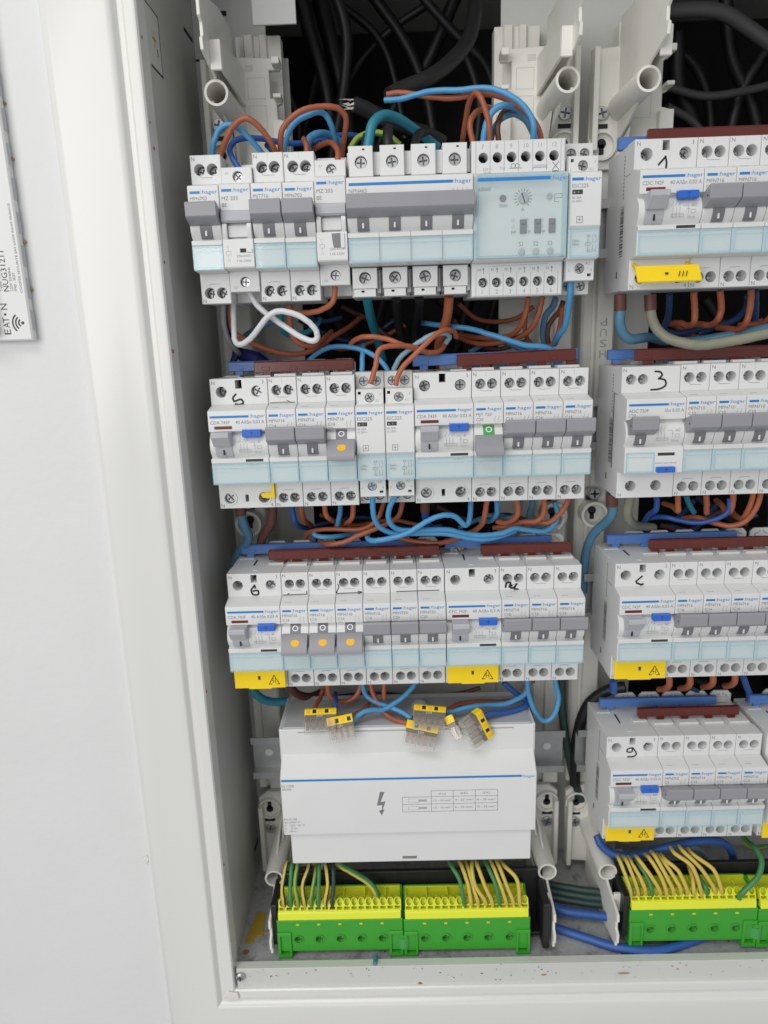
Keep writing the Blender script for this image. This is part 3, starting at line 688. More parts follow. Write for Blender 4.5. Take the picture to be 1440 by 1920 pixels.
def contactor(x, r, label):
    t = empty('contactor', (x, 0, ZC[r]), label=label, cat='module'); w = MOD
    def f(b):
        b.box(G, w - G, 30, 61, -40, 40, 'white2', .3)
        b.plate(G, w - G, 31, 41, 20, 31, [(5, 35.6, 2.9), (12.6, 35.6, 2.9)], 'white2', .3); b.plate(G, w - G, -41, -32, 20, 31, [(5, -36.2, 2.9), (12.6, -36.2, 2.9)], 'white2', .3)
        b.plate(G + .6, w - G - .4, 22.6, 31.6, 7, 31, [(8.6, 26.6, 2.9), (2.6, 29.4, .9, .9)], 'white', .3); b.plate(G + .8, w - G - .6, -34, -22.6, 7, 31, [(8.4, -27.4, 2.9), (14, -31, 1.1, .8)], 'white', .3)
        b.prism([(26, 23), (7, 23), (.8, 22.6), (-.6, 21.6), (-1, 20.6), (-1, -5.4), (-.4, -6.2), (.9, -7.4), (.9, -21.8), (1.4, -22.6), (7, -23), (26, -23)], G, w - G, 'white', .45)
    part(t, 'body', 'cont_body', f)
    add_screws(t, [(8.6, 26.6)], 8.6, 2.7); add_screws(t, [(8.4, -27.4)], 8.6, 2.7); add_screws(t, [(5, 35.6), (12.6, 35.6), (5, -36.2), (12.6, -36.2)], 22, 2.7)
    def wf(b):
        b.box(.5, w - .5, -.6, 0, -22.2, -7.4, 'tintclear', .2)
        for a0, a1, c0, c1 in ((.5, 1.3, -22.2, -7.4), (w - 1.3, w - .5, -22.2, -7.4), (1.3, w - 1.3, -22.2, -20.8), (1.3, w - 1.3, -8.6, -7.4)): b.box(a0, a1, -1.1, -.61, c0, c1, 'tintedge', .15)
    part(t, 'label_window', 'cont_window', wf)
    def g(b):
        y = -1.07; z = 17.4
        b.box(.9, 7.2, y - .02, y, z + .2, z + 1.7, 'pblue'); b.text(':hager', 7.5, z + .1, 2, 'pblue', y=y, x1=16.6)
        b.text('ESC225', 1.1, 14, 2, 'pgrey', y=y); b.box(1.1, 6.9, y, y + .02, 10.6, 13, 'pdark'); b.box(1.9, 2.7, y - .03, y, 11.2, 12, 'pfaint'); b.box(4.2, 4.9, y - .03, y, 11.2, 12.4, 'pgrey')
        b.text('Ith 25A', 1.1, 8.4, 1.2, 'pgrey', y=y); b.text('Ui 250V~', 1.1, 6.6, 1.1, 'pgrey', y=y)
        for q in ([(4, -4), (7.2, -4), (7.2, -.8), (4, -.8), (4, -4)], [(5.6, -3.4), (5.6, -1.4)], [(4.6, -2.4), (6.6, -2.4)]): b.line(q, .28, 'pgrey', y)
        y = .05 - .75
        b.text('230V~', 2, -14, 1.2, 'pgrey', y=y); b.text('50Hz', 2, -15.8, 1.2, 'pgrey', y=y); b.text('A1 1 3', 9.8, -11.6, 1.4, 'pgrey', y=y); b.text('A2 2 4', 9.8, -19.4, 1.4, 'pgrey', y=y)
        b.line([(9.4, -14.4), (12, -14.4), (12, -15.8), (9.4, -15.8), (9.4, -14.4)], .2, 'pgrey', y)
        for xx in (10.7, 13.4, 15.2): b.line([(xx, -12), (xx, -13.6), (xx - .6, -14.8)], .2, 'pgrey', y); b.line([(xx, -15.8), (xx, -18)], .2, 'pgrey', y)
        b.text('1', 1.6, 23.6, 1.6, 'pfaint', y=6.95); b.text('3', 14.6, 27.8, 1.6, 'pfaint', y=6.95); b.text('A1', 11.9, 24, 1.6, 'pfaint', y=6.95); b.text('2', 1.8, -29, 1.6, 'pfaint', y=6.95); b.text('4', 14.4, -29, 1.6, 'pfaint', y=6.95); b.text('A2', 11.6, -25.4, 1.6, 'pfaint', y=6.95)
    part(t, 'printed_marking', 'cont_text', g)
    return t

# ---- left column, top row
T = {}
T['a1'] = mcb(0, 0, 'MFN702', 'C2', label='narrow breaker, toggle up, first module at the left end of the top row, left column', clip=False)
T['a2'] = tripper(17.5, 0, 'shunt-trip module with small square window, second in the top row, left column', dz=.6)
T['a3'] = mcb(35, 0, 'MJT716', 'C16', label='breaker right of the small-windowed shunt-trip module, top row, left column', clip=False, dz=.2)
T['a4'] = mcb(52.5, 0, 'MFN702', 'C2', label='breaker left of the taller-set shunt-trip module, top row, left column', clip=False)
T['a5'] = tripper(70, 0, 'shunt-trip module with large dark window, left of the wide four-pole breaker', dz=2.6, slotbig=True)
# four-pole breaker
t = empty('four_pole_breaker', (87.5, 0, ZC[0] + 1.2), label='wide four-pole breaker with one long grey toggle bar, top row', cat='breaker')
w = 70
def f(b):
    b.box(G, w - G, 23.8, 61, -39.7, 40, 'white', .3); b.prism(NOSE, G, w - G, 'white', .3)
    for k in range(4):
        x = k * 17.5
        b.plate(x + 1.6, x + 15.2, 24.6, 40.5, 11.2, 24.4, [(8.4 + x, 32, 3.5), (10 + x, 38.6, .7, .5)], 'white', .35)
        b.plate(x + 1.2, x + 15.6, -35.5, -24, 11.6, 24.4, [(8.4 + x, -29.6, 3.5)], 'white', .35); b.plate(x + 1.8, x + 14.6, -40, -35.6, 12.4, 24.4, [(7 + x, -37, .9, .6)], 'white', .3)
        b.box(x + 15, x + 19.3 if k < 3 else x + 17.3, 15.5, 24, 26, 38, 'white2', .3); b.box(x + 15, x + 19.3 if k < 3 else x + 17.3, 15.5, 24, -38, -25, 'white2', .3)
        if k: b.box(x - .12, x + .12, -.66, -.3, -22, -6.6, 'pgrey')
        if k: b.box(x - .1, x + .1, 11.5, 24, -40, -23.6, 'hole')
part(t, 'body', 'nfn_body', f)
for k in range(4):
    add_screws(t, [(8.4 + k * 17.5, 32)], 13.5, 3.2); add_screws(t, [(8.4 + k * 17.5, -29.6)], 18, 3.2)
    s_ = stem(t, 5.6, 'I'); s_.location = (k * 17.5 * S, 0, 0)
window_part(t, 0, w, 4)
def g(b):
    b.box(1.6, w - 11.2, -.09, -.02, 17.8, 19.3, 'pblue'); b.text(':hager', w - 10.9, 17.6, 2.2, 'pblue', x1=w - 1)
    b.text('NFN463', 1.6, 14.2, 2.0, 'pgrey'); b.text('C63', 1.6, 11.6, 1.9, 'pgrey')
    for k in range(4): contacts(b, 59 + k * 2.6, 11) if k % 2 == 0 else None
part(t, 'printed_marking', 'nfn_text', g)
handle_on(t, .2, w - .3); T['nfn'] = t
# earth-leakage relay
t = empty('earth_leakage_relay', (157.5, 0, ZC[0] + .8), label='wide relay with clear hinged cover, dial and three dark switches, top row', cat='relay')
w = 52.5
def f(b):
    b.box(G, w - G, 21, 61, -41.5, 40, 'white', .3)
    for k in range(2):
        z = 32.2 if k == 0 else -34
        b.plate(G, w - G, 23.6 if k == 0 else -42, 41 if k == 0 else -23.2, 10.2, 22, [(6.6 + i * 7.85, z, 2.75) for i in range(6)], 'white', .8)
    b.prism([(22, 23.8), (10.2, 23.8), (3, 22.4), (2.4, 21.8), (2.4, -21.6), (3, -22.4), (10.2, -23.4), (22, -23.4)], G, w - G, 'white', .4)
    for i in range(7):
        for z0, z1 in ((24.5, 40.4), (-41.4, -29)): b.box(2.5 + i * 7.85 - .12, 2.5 + i * 7.85 + .12, 10.1, 10.3, z0, z1, 'pfaint')
    for i in range(6): b.cyl((6.6 + i * 7.85, 32.2), 2.7, 20.6, 21.2, 'hole', 14)
part(t, 'body', 'relay_body', f)
def sc(b):
    pass
add_screws(t, [(6.6 + i * 7.85, -34) for i in range(6)], 17.5, 2.1)
def g(b):
    y = 2.33
    b.box(1.6, w - 11.4, -4.76, -4.72, 17.2, 19, 'pblue'); b.text(':hager', w - 11.2, 17, 2.2, 'pblue', y=-4.75, x1=w - 1.6)
    b.text('60060', 3, 13.6, 1.9, 'pgrey', y=y); b.text('test', 14.4, 5, 2.2, 'pgrey', y=y); b.text('A', 26.6, 2.6, 2, 'pgrey', y=y)
    for i in range(3):
        b.text('FP', 21.4 + i * 8, -9.4, 2, 'pgrey', y=y); b.text('S%d' % (i + 1), 25.6 + i * 8, -15.6, 2.2, 'pgrey', y=y)
        for zz in (-2, -5.4): b.text('(I)', 21.4 + i * 8, zz - .6, 1.6, 'pfaint', y=y)
    for k in range(14):
        a = math.radians(-140 + k * 280 / 13); cx, cz = 27.6, 9.4
        b.line([(cx + 3.6 * math.sin(a), cz + 3.6 * math.cos(a)), (cx + 5.0 * math.sin(a), cz + 5.0 * math.cos(a))], .4, 'pgrey', y)
    for q in ([(45, 7), (47.4, 7)], [(45, 9), (49, 9), (49, 11), (45, 11), (45, 7)]): b.line(q, .25, 'pgrey', y)
    for i in range(6):
        b.text(str(i + 7), 5.6 + i * 7.85, 36.8, 2.2, 'pfaint', y=10.12); b.text(str(i + 1), 5.9 + i * 7.85, -40.4, 2.4, 'pfaint', y=10.12)
        b.text(['H3', 'E1', 'E2', 'S1', 'S2', 'S3'][i], 3.4 + i * 7.85, -27.6, 1.3, 'pgrey', y=10.12); b.line([(6.8 + i * 7.85, -26), (6.8 + i * 7.85, -29)], .3, 'pgrey', 10.12)
        b.add([(6.2 + i * 7.85, 10.1, -27), (7.4 + i * 7.85, 10.1, -27), (6.8 + i * 7.85, 10.1, -25.8)], [(0, 1, 2)], 'pgrey')
    b.text('230 V~', 6.4, 25.6, 1.4, 'pfaint', y=10.12); b.text('50 Hz', 6.8, 24.6 - .6, 1.2, 'pfaint', y=10.12); b.text('T50', 15.6, 25.8, 1.4, 'pfaint', y=10.12); b.text('compteur', 34.6, 26.8, 1.4, 'pfaint', y=10.12)
    b.line([(21, 26.4), (28, 26.4)], .3, 'pgrey', 10.12)
    for cx in (23.2, 25.6): b.line([(cx + 1.2 * math.cos(q * .6), 27.6 + 1.2 * math.sin(q * .6)) for q in range(11)], .28, 'pgrey', 10.12)
    b.line([(34.4, 25.6), (34.4, 26.4), (42, 26.4), (42, 25.6)], .25, 'pgrey', 10.12); b.line([(45, 25), (48.6, 29), ], .4, 'pgrey', 10.12); b.line([(48.6, 25), (45, 29)], .4, 'pgrey', 10.12); b.box(45, 48.6, 10.1, 10.15, 24, 24.5, 'pdark')
    b.line([(12, -25.2), (44, -24.6)], .18, 'pfaint', 10.12)
part(t, 'printed_marking', 'relay_text', g)
part(t, 'test_button', 'relay_btn', lambda b: b.cyl((16.4, 9.6), 1.8, 1.6, 2.4, 'greydk', 16, b=.2))
part(t, 'lamp', 'relay_led', lambda b: b.cyl((42, 10), 1.7, 1.6, 2.4, 'greylt', 16, b=.2))
d_ = part(t, 'dial', 'relay_dial', lambda b: b.cyl((27.6, 9.4), 2.9, 1.2, 2.4, 'greylt', 20, b=.3))
part(d_, 'pointer', 'relay_ptr', lambda b: b.line([(26.8, 11.8), (28.4, 7)], .7, 'pdark', 1.15))
for i in range(3):
    part(t, 'slide_switch', ('rsw', i), lambda b: (b.box(26 + i * 8, 29.6 + i * 8, 1.4, 2.4, -9, -1.6, 'greydk', .2), b.box(26.4 + i * 8, 29.2 + i * 8, .6, 1.4, -4.2, -1.8, 'greydk', .3)))
    part(t, 'push_knob', ('rkn', i), lambda b: b.cyl((27 + i * 8, -18.6), 1.9, 1.4, 2.4, 'greylt', 16, b=.3))
def cv(b):
    b.box(1.8, w - 3.2, -4.7, -4.0, -21.6, 20.6, 'clearcover', .2)
    for a0, a1, c0, c1 in ((1.2, 2.4, -22.2, 20.8), (w - 3.6, w - 2, -22.2, 20.8), (2.4, w - 3.6, -22.2, -20.8), (2.4, w - 3.6, 19.8, 21.2)): b.box(a0, a1, -5.0, 2, c0, c1, 'tintedge', .3)
part(t, 'clear_cover', 'relay_cover', cv); T['relay'] = t
T['esc0'] = contactor(210.2, 0, 'narrow white contactor at the right end of the top row, left column')
# ---- left column, second row
T['b1'] = rcd(0, 1, 'CDA 743F', '40 A/IΔn 0,03 A', cover='torn', label='two-module residual-current switch marked 5 in black pen, left end of the second row')
ink_part(T['b1'], [[(15.5, 30.8), (13.6, 28.6), (14.2, 26.4)], [(14.6, 26.6), (18.4, 27.6), (19.6, 25.4), (17.2, 24.6), (14.8, 24.9)]], 11.4, 1.1, label='handwritten 5')
for i, x in enumerate((35, 52.5)):
    T['b%d' % (i + 2)] = mcb(x, 1, 'MFN716', 'C16', label=['breaker with raised toggle right of the switch marked 5, second row', 'breaker with raised toggle left of the breaker with an orange dot, second row'][i])
T['b4'] = mcb(70, 1, 'MFN716', 'C16', 'off', label='breaker with lowered toggle and orange dot in the second row, beside the contactors')
T['c1'] = contactor(87.6, 1, 'left one of the two contactors in the second row'); T['c2'] = contactor(105.1, 1, 'right one of the two contactors in the second row')
T['b5'] = rcd(122.6, 1, 'CDA 743F', '40 A/IΔn 0,03 A', label='unmarked two-module residual-current switch right of the two contactors, second row')
T['b6'] = mcb(157.6, 1, 'MJT 720', 'C20', 'green', label='breaker with lowered grey toggle showing a green field, second row')
for i in range(3):
    T['b%d' % (7 + i)] = mcb(175.1 + i * 17.5, 1, 'MFN716', 'C16', label=['breaker right of the one showing green, second row, left column', 'second last breaker of the second row, left column', 'breaker at the right end of the second row, left column'][i])
# ---- left column, third row
T['d1'] = rcd(0, 2, 'CDA 743F', '40 A/IΔn 0,03 A', cover='yes', label='two-module residual-current switch with yellow cover marked 6, left end of the third row')
ink_part(T['d1'], [[(17.6, 32), (15.4, 29), (16.4, 26), (19.6, 26), (19.6, 28.6), (16.6, 28.4)], [(17.6, 32.4), (18.2, 30.4)]], 11.4, 1.1, label='handwritten 6')
ofl = ['first (left) of three breakers with orange dots in the third row', 'middle of three breakers with orange dots in the third row', 'last (right) of three breakers with orange dots in the third row']
for i in range(3):
    T['d%d' % (2 + i)] = mcb(35 + i * 17.5, 2, 'MFN716', 'C16', 'off', label=ofl[i])
for i, (m, a) in enumerate((('MFN716', 'C16'), ('MFN720', 'C20'), ('MFN720', 'C20'))):
    T['d%d' % (5 + i)] = mcb(87.5 + i * 17.5, 2, m, a, label=['breaker with raised toggle just right of the orange-dot breakers, third row', 'middle breaker of the raised-toggle trio in the centre of the third row', 'breaker with raised toggle left of the second yellow cover, third row'][i])
T['d8'] = rcd(140.2, 2, 'CFC 742F', '40 A/IΔn 0,3 A', 'AC', 'yes', label='two-module residual-current switch with yellow cover in the middle of the third row', ma='300mA')
for i, (m, a) in enumerate((('MFN710', 'C10'), ('MFN716', 'C16'), ('MFN716', 'C16'))):
    T['d%d' % (9 + i)] = mcb(175.2 + i * 17.5, 2, m, a, label=['breaker with a scribbled black mark, third row', 'second last breaker of the third row, left column', 'breaker at the right end of the third row, left column'][i])
ink_part(T['d2'], [[(1, 25.1), (16.5, 25.3)], [(4.6, 26.2), (3.6, 25.3)], [(16, 27.4), (16.2, 25.2)]], 11.4, .5, label='pen line'); ink_part(T['d4'], [[(1.4, 31.4), (2, 29.6), (.6, 26.6), (.5, 25.4)], [(.8, 25.2), (16.8, 25.4)], [(14.2, 26.4), (16.6, 25.6), (14.4, 24.8)]], 11.4, .55, label='pen arrow')
ink_part(T['d6'], [[(4, 25.4), (17.2, 25.5)]], 11.4, .5, label='pen line'); ink_part(T['d7'], [[(.2, 25.5), (14, 25.6)]], 11.4, .5, label='pen line')
ink_part(T['d9'], [[(4, 26.4), (4.6, 29.4), (7, 29.4), (6.4, 26.6), (8, 27.6)], [(7, 29), (7.4, 26), (9.6, 26.4), (11, 28.6), (9.6, 25.4), (12, 24.8)]], 11.4, 1.2, label='black scribble')
ink_part(T['b2'], [[(1, 25), (9, 25.2), (16, 25)], [(11, 26.3), (14, 24.8)]], 11.4, .35, label='pen line')
# ---- right column
T['r1'] = rcd(248.2, 0, 'CDC 742F', '40 A/IΔn 0,03 A', 'AC', 'open', label='two-module residual-current switch marked 1 with flipped yellow cover, right column', barcode=True)
ink_part(T['r1'], [[(13.6, 26.6), (17.4, 30.6)], [(17.2, 30.8), (18, 27.8), (17.9, 24.9)]], 11.4, 1.0, label='handwritten 1')
nth = ['first', 'second', 'third', 'fourth']
for i in range(4):
    T['r1%d' % i] = mcb(283.2 + i * 17.5, 0, 'MFN716', 'C16', label=f'{nth[i]} breaker right of the switch marked 1, top row of the right column')
# combined breaker (row two, right)
t = empty('residual_current_breaker', (247.2, 0, ZC[1] - .4), label='combined breaker marked 3 with blue test button at its foot, right column', cat='breaker'); w = 35
def f(b):
    core(b, w); b.plate(G, w - G, 24.4, 40, 11.6, 24, [(5.6, 32.6, 3.1), (12.6, 32.6, 3.1)], 'white', .35); b.plate(G, w - G, -40, -23.2, 11.6, 24, [(8.4, -32.4, 3.3), (24, -32.4, 3.3)], 'white', .35)
    b.prism(NOSE[:-7] + [(-.6, -7), (-.6, -22), (0, -22.6), (12, -23.4), (26, -23.4)], G, w - G, 'white', .3)
part(t, 'body', 'adc_body', f); add_screws(t, [(5.8, 32.4), (12.8, 32.4)], 18, 2.85); add_screws(t, [(8.4, -32.4), (24, -32.4)], 22, 3)
def g(b):
    brand(b, w); b.text('ADC 720F', 1.4, 14, 2, 'pgrey', x1=13); b.text('IΔn 0,03 A', 22.5, 14, 2, 'pgrey', x1=w - 1.4); b.text('C20', 1.4, 11.4, 1.8, 'pgrey'); diagram(b, 19, 'AC', '30mA')
    b.text('N', .9, 37, 2.1, 'pgrey', y=11.55); b.text('N', .9, -39, 2.1, 'pgrey', y=11.55); b.box(19.6, 29.6, -.68, -.62, -11.8, -10, 'pdark'); b.text('Action test manuel', 18.4, -16.6, .9, 'pgrey', y=-.68, x1=31)
part(t, 'printed_marking', 'adc_text', g); window_part(t, .4, 18, 'adc'); stem(t, 5.6, 'I'); handle_on(t, 1.2, 16.6)
test_button(t, 18.8, 29.8, -21.8, -18.4); barcode_part(t); clip_part(t, 27); T['r2'] = t
ink_part(t, [[(19.5, 37), (22.6, 36.6), (23.8, 34.6), (21.8, 32.6)], [(21.8, 32.8), (25.6, 31.8), (26.2, 28.6), (22.6, 26.6), (17.6, 26.2)]], 11.4, 1.0, label='handwritten 3')
for i in range(4):
    T['r2%d' % i] = mcb(282.2 + i * 17.5, 1, 'MFN710', 'C10', label=f'{nth[i]} breaker right of the one marked 3, second row of the right column')
T['r3'] = rcd(249, 2, 'CDC 742F', '40 A/IΔn 0,03 A', 'AC', 'yes', label='yellow-covered residual-current switch with a hooked pen mark, third row, right column', barcode=True)
ink_part(T['r3'], [[(17.2, 31.4), (13.4, 28)], [(13.4, 28.2), (14.4, 26.6), (17.6, 25.8), (18, 26.4)], [(14.8, 26.8), (17, 25.4)]], 11.4, 1.0, label='hooked pen mark')
for i in range(5):
    T['r3%d' % i] = mcb(284 + i * 17.5, 2, 'MFN716', 'C16', label=f'{(nth + ["fifth"])[i]} breaker right of the hook-marked switch, third row of the right column')
T['r4'] = rcd(248.9, 3, 'CDC 742F', '40 A/IΔn 0,03 A', 'AC', 'yes', label='two-module residual-current switch with yellow cover marked 9, bottom row of the right column', barcode=True)
ink_part(T['r4'], [[(17.6, 31.8), (14.6, 31), (14.2, 28.8), (17.4, 28.8), (17.6, 31.8), (20.4, 27.4), (18.6, 25.2), (14.6, 25)]], 11.4, .9, label='handwritten 9')
for i, (m, a) in enumerate((('MFN702', 'C2'), ('MFN716', 'C16'), ('MFN716', 'C16'), ('MFN716', 'C16'))):
    T['r4%d' % i] = mcb(283.9 + i * 17.5, 3, m, a, label=f'{nth[i]} breaker right of the switch marked 9, bottom row of the right column')
T['r5'] = rcd(357, 3, 'CDC 742F', '40 A/IΔn 0,03 A', 'AC', 'yes', label='switch cut off by the right edge of the picture, bottom row')

# ---- comb busbars lying on the breakers
def comb(x0, x1, y, zt, zb, m, r, label, teeth, tilt=0, gloss=False):
    t = empty('comb_busbar', (x0, y, ZC[r] + 40), label=label, cat='busbar', group='comb busbars'); L = x1 - x0
    if tilt: t.rotation_euler = (0, tilt, 0)
    b = MB(); b.prism([(0, zb), (.9, zb - .4), (3.6, zb - .4), (3.8, zb), (3.8, zt - .8), (3.2, zt), (.8, zt), (0, zt - .8)], 0, L, m, .4)
    for k in range(int(L // 17.5) + 1):
        if k * 17.5 + 9 < L: b.box(k * 17.5 + 5, k * 17.5 + 10, -.35, .2, zb + .8, zb + 3.2, m, .2)
    b.build('insulation', t)
    for k in teeth:
        b = MB(); b.box(k - 2.6, k + 2.6, .6, 3.0, zb - 3, zb, m, .3); b.box(k - 1.8, k + 1.8, 1.2, 2.4, -1.2, zb - 3, 'copper'); b.build('tooth', t)
    return t
comb(4, 36.8, 47, 9, 3, 'combblue', 1, 'short blue comb busbar end showing behind the switch marked 5', [7, 28])
comb(23.5, 86.6, 33, 9, 2.4, 'combbrown', 1, 'brown comb busbar on the left group of the second row', [8, 20, 38, 55])
comb(123.5, 228, 39, 9.6, 3, 'combblue', 1, 'blue comb busbar on the right group of the second row', [7, 40, 57, 75, 92], tilt=-.012)
comb(151, 225, 33, 9.4, 2.4, 'combbrown', 1, 'shiny brown comb busbar on the right group of the second row', [6, 18, 36, 53, 71], tilt=-.02)
comb(3, 131, 47, 9, 2.6, 'combblue', 2, 'long blue comb busbar on the left group of the third row', [6, 40, 58, 75, 93, 110])
comb(24, 138.4, 33, 8.6, 2.2, 'combbrown', 2, 'long brown comb busbar on the left group of the third row', [8, 18, 36, 53, 71, 88, 106], tilt=-.006)
comb(143, 216, 47, 9, 2.6, 'combblue', 2, 'blue comb busbar on the right group of the third row', [6, 38, 55], tilt=-.008)
comb(166, 226, 33, 8.6, 2.2, 'combbrown', 2, 'brown comb busbar on the right group of the third row', [4, 16, 34, 51])
comb(250, 300, 47, 10, 3, 'combblue', 0, 'blue comb busbar end in the top row of the right column', [6])
comb(264, 350, 37, 11.5, 2, 'combbrown', 0, 'brown comb busbar in the top row of the right column', [8, 26, 44])
comb(249, 352, 47, 9, 3, 'combblue', 1, 'blue comb busbar in the second row of the right column', [6, 42, 60])
comb(262, 352, 33, 9.4, 2.4, 'combbrown', 1, 'brown comb busbar in the second row of the right column', [8, 27, 44, 62])
comb(254, 342, 47, 9, 2.6, 'combblue', 2, 'blue comb busbar in the third row of the right column', [6, 26, 44, 62])
comb(278, 358, 33, 8.8, 2.4, 'combbrown', 2, 'brown comb busbar in the third row of the right column', [4, 14, 32, 49, 66])
comb(254, 338, 47, 8.6, 2.6, 'combblue', 3, 'blue comb busbar in the bottom row of the right column', [8, 40, 57, 74])
comb(277, 348, 33, 8.2, 2.4, 'combbrown', 3, 'brown comb busbar in the bottom row of the right column', [4, 16, 33, 50, 66])
comb(362, 400, 47, 8.6, 2.6, 'combblue', 3, 'blue comb busbar cut off by the right edge of the picture', [6])

# ---- distribution block (bottom of the left column)
t = empty('distribution_block', (27, 0, ZC[3]), label='wide pale distribution block with lightning symbol and printed size table', cat='terminal block'); w = 172.6
def f(b):
    b.prism([(58, 51), (12.6, 51), (12, 50.4), (12, 32.4), (1.2, 22.8), (.2, 22), (0, 21), (0, -22), (.6, -22.6), (3.4, -22.6), (3.4, -23), (58, -23)], 0, w, 'white', .5)
    b.prism([(58, -23), (3, -23), (3.0, -47.5), (3.8, -48.4), (58, -48.4)], 4, w - 2.5, 'white', .4)
    b.box(-.8, 1.2, 12.4, 56, 28, 51.4, 'white2', .4); b.box(w - 1.2, w + .8, 12.4, 56, 28, 51.4, 'white2', .4)
part(t, 'housing', 'kj_body', f)
part(t, 'top_lid', 'kj_lid', lambda b: (b.box(2, w - 2, 13.2, 50, 51, 52.2, 'greylt', .3), b.box(12, w - 14, 11.8, 13, 48.6, 49.4, 'pfaint')))
part(t, 'lid_button', 'kj_knob', lambda b: (b.cyl((96, 38), 5.6, 52.2, 53.6, 'white', 24, axis='z'), b.cyl((96, 38), 4, 53.6, 55, 'white', 24, axis='z')))
part(t, 'latch_slot', 'kj_slot', lambda b: b.box(81, 91, 2.85, 3.2, -45.6, -43.6, 'greydk'))
def g(b):
    b.box(.6, w - 10, -.09, -.02, 19.2, 20.7, 'pblue'); b.text(':hager', w - 9.7, 18.8, 1.9, 'pblue', x1=w - 1)
    b.text('KJ 125B', .8, 15, 1.8, 'pgrey'); b.text('380380', .8, 12.6, 1.5, 'pgrey')
    for i, s_ in enumerate(('EN 60 998', 'IEC 60947-7-1', 'In : 125A - 40 °C', 'Icc : 20 kA', 'U : 690 V ~')): b.text(s_, .9, -10.6 - i * 2.4, 1.4, 'pgrey')
    b.add([(x, -.08, z) for x, z in ((70, 10), (67, 10), (64.6, -.6), (68.2, -.2), (67.6, -6.2), (70.6, 2.6), (67.2, 2.2))], [(0, 1, 2), (0, 2, 6), (2, 3, 6), (6, 3, 5), (3, 4, 5)], 'pgrey')
    b.add([(x, -.08, z) for x, z in ((65.8, -4.6), (69.6, -3.6), (67.8, -8.4))], [(0, 1, 2)], 'pgrey')
    X = [82, 101.6, 116.4, 131.4, 146.4]; Z = [10, 5.4, -.2, -6]
    for z in Z: b.line([(X[1] if z == 10 else X[0], z), (X[4], z)], .28, 'pgrey')
    for i, x in enumerate(X): b.line([(x, Z[1] if i == 0 else Z[0]), (x, Z[3])], .28, 'pgrey')
    for i, s_ in enumerate(('Ø 6,5', 'Ø 8,5', 'Ø 9,5')): b.text(s_, X[1 + i] + 5, 6.9, 1.5, 'pgrey')
    for j, rw in enumerate((('1.5 - 10 mm²', '4 - 25 mm²', '6 - 35 mm²'), ('1.5 - 16 mm²', '6 - 35 mm²', '10 - 35 mm²'))):
        for i, s_ in enumerate(rw): b.text(s_, X[1 + i] + 1.2, 1.8 - j * 5.6, 1.5, 'pgrey', x1=X[2 + i] - 1.4)
    for z in (2.6, -3.2):
        b.line([(86, z - 1.4), (93, z - 1.4), (93, z + 1.4), (86, z + 1.4), (86, z - 1.4)], .2, 'pfaint')
        b.box(93, 98.6, -.08, -.03, z - .8, z + .8, 'pfaint')
part(t, 'printed_marking', 'kj_text', g)

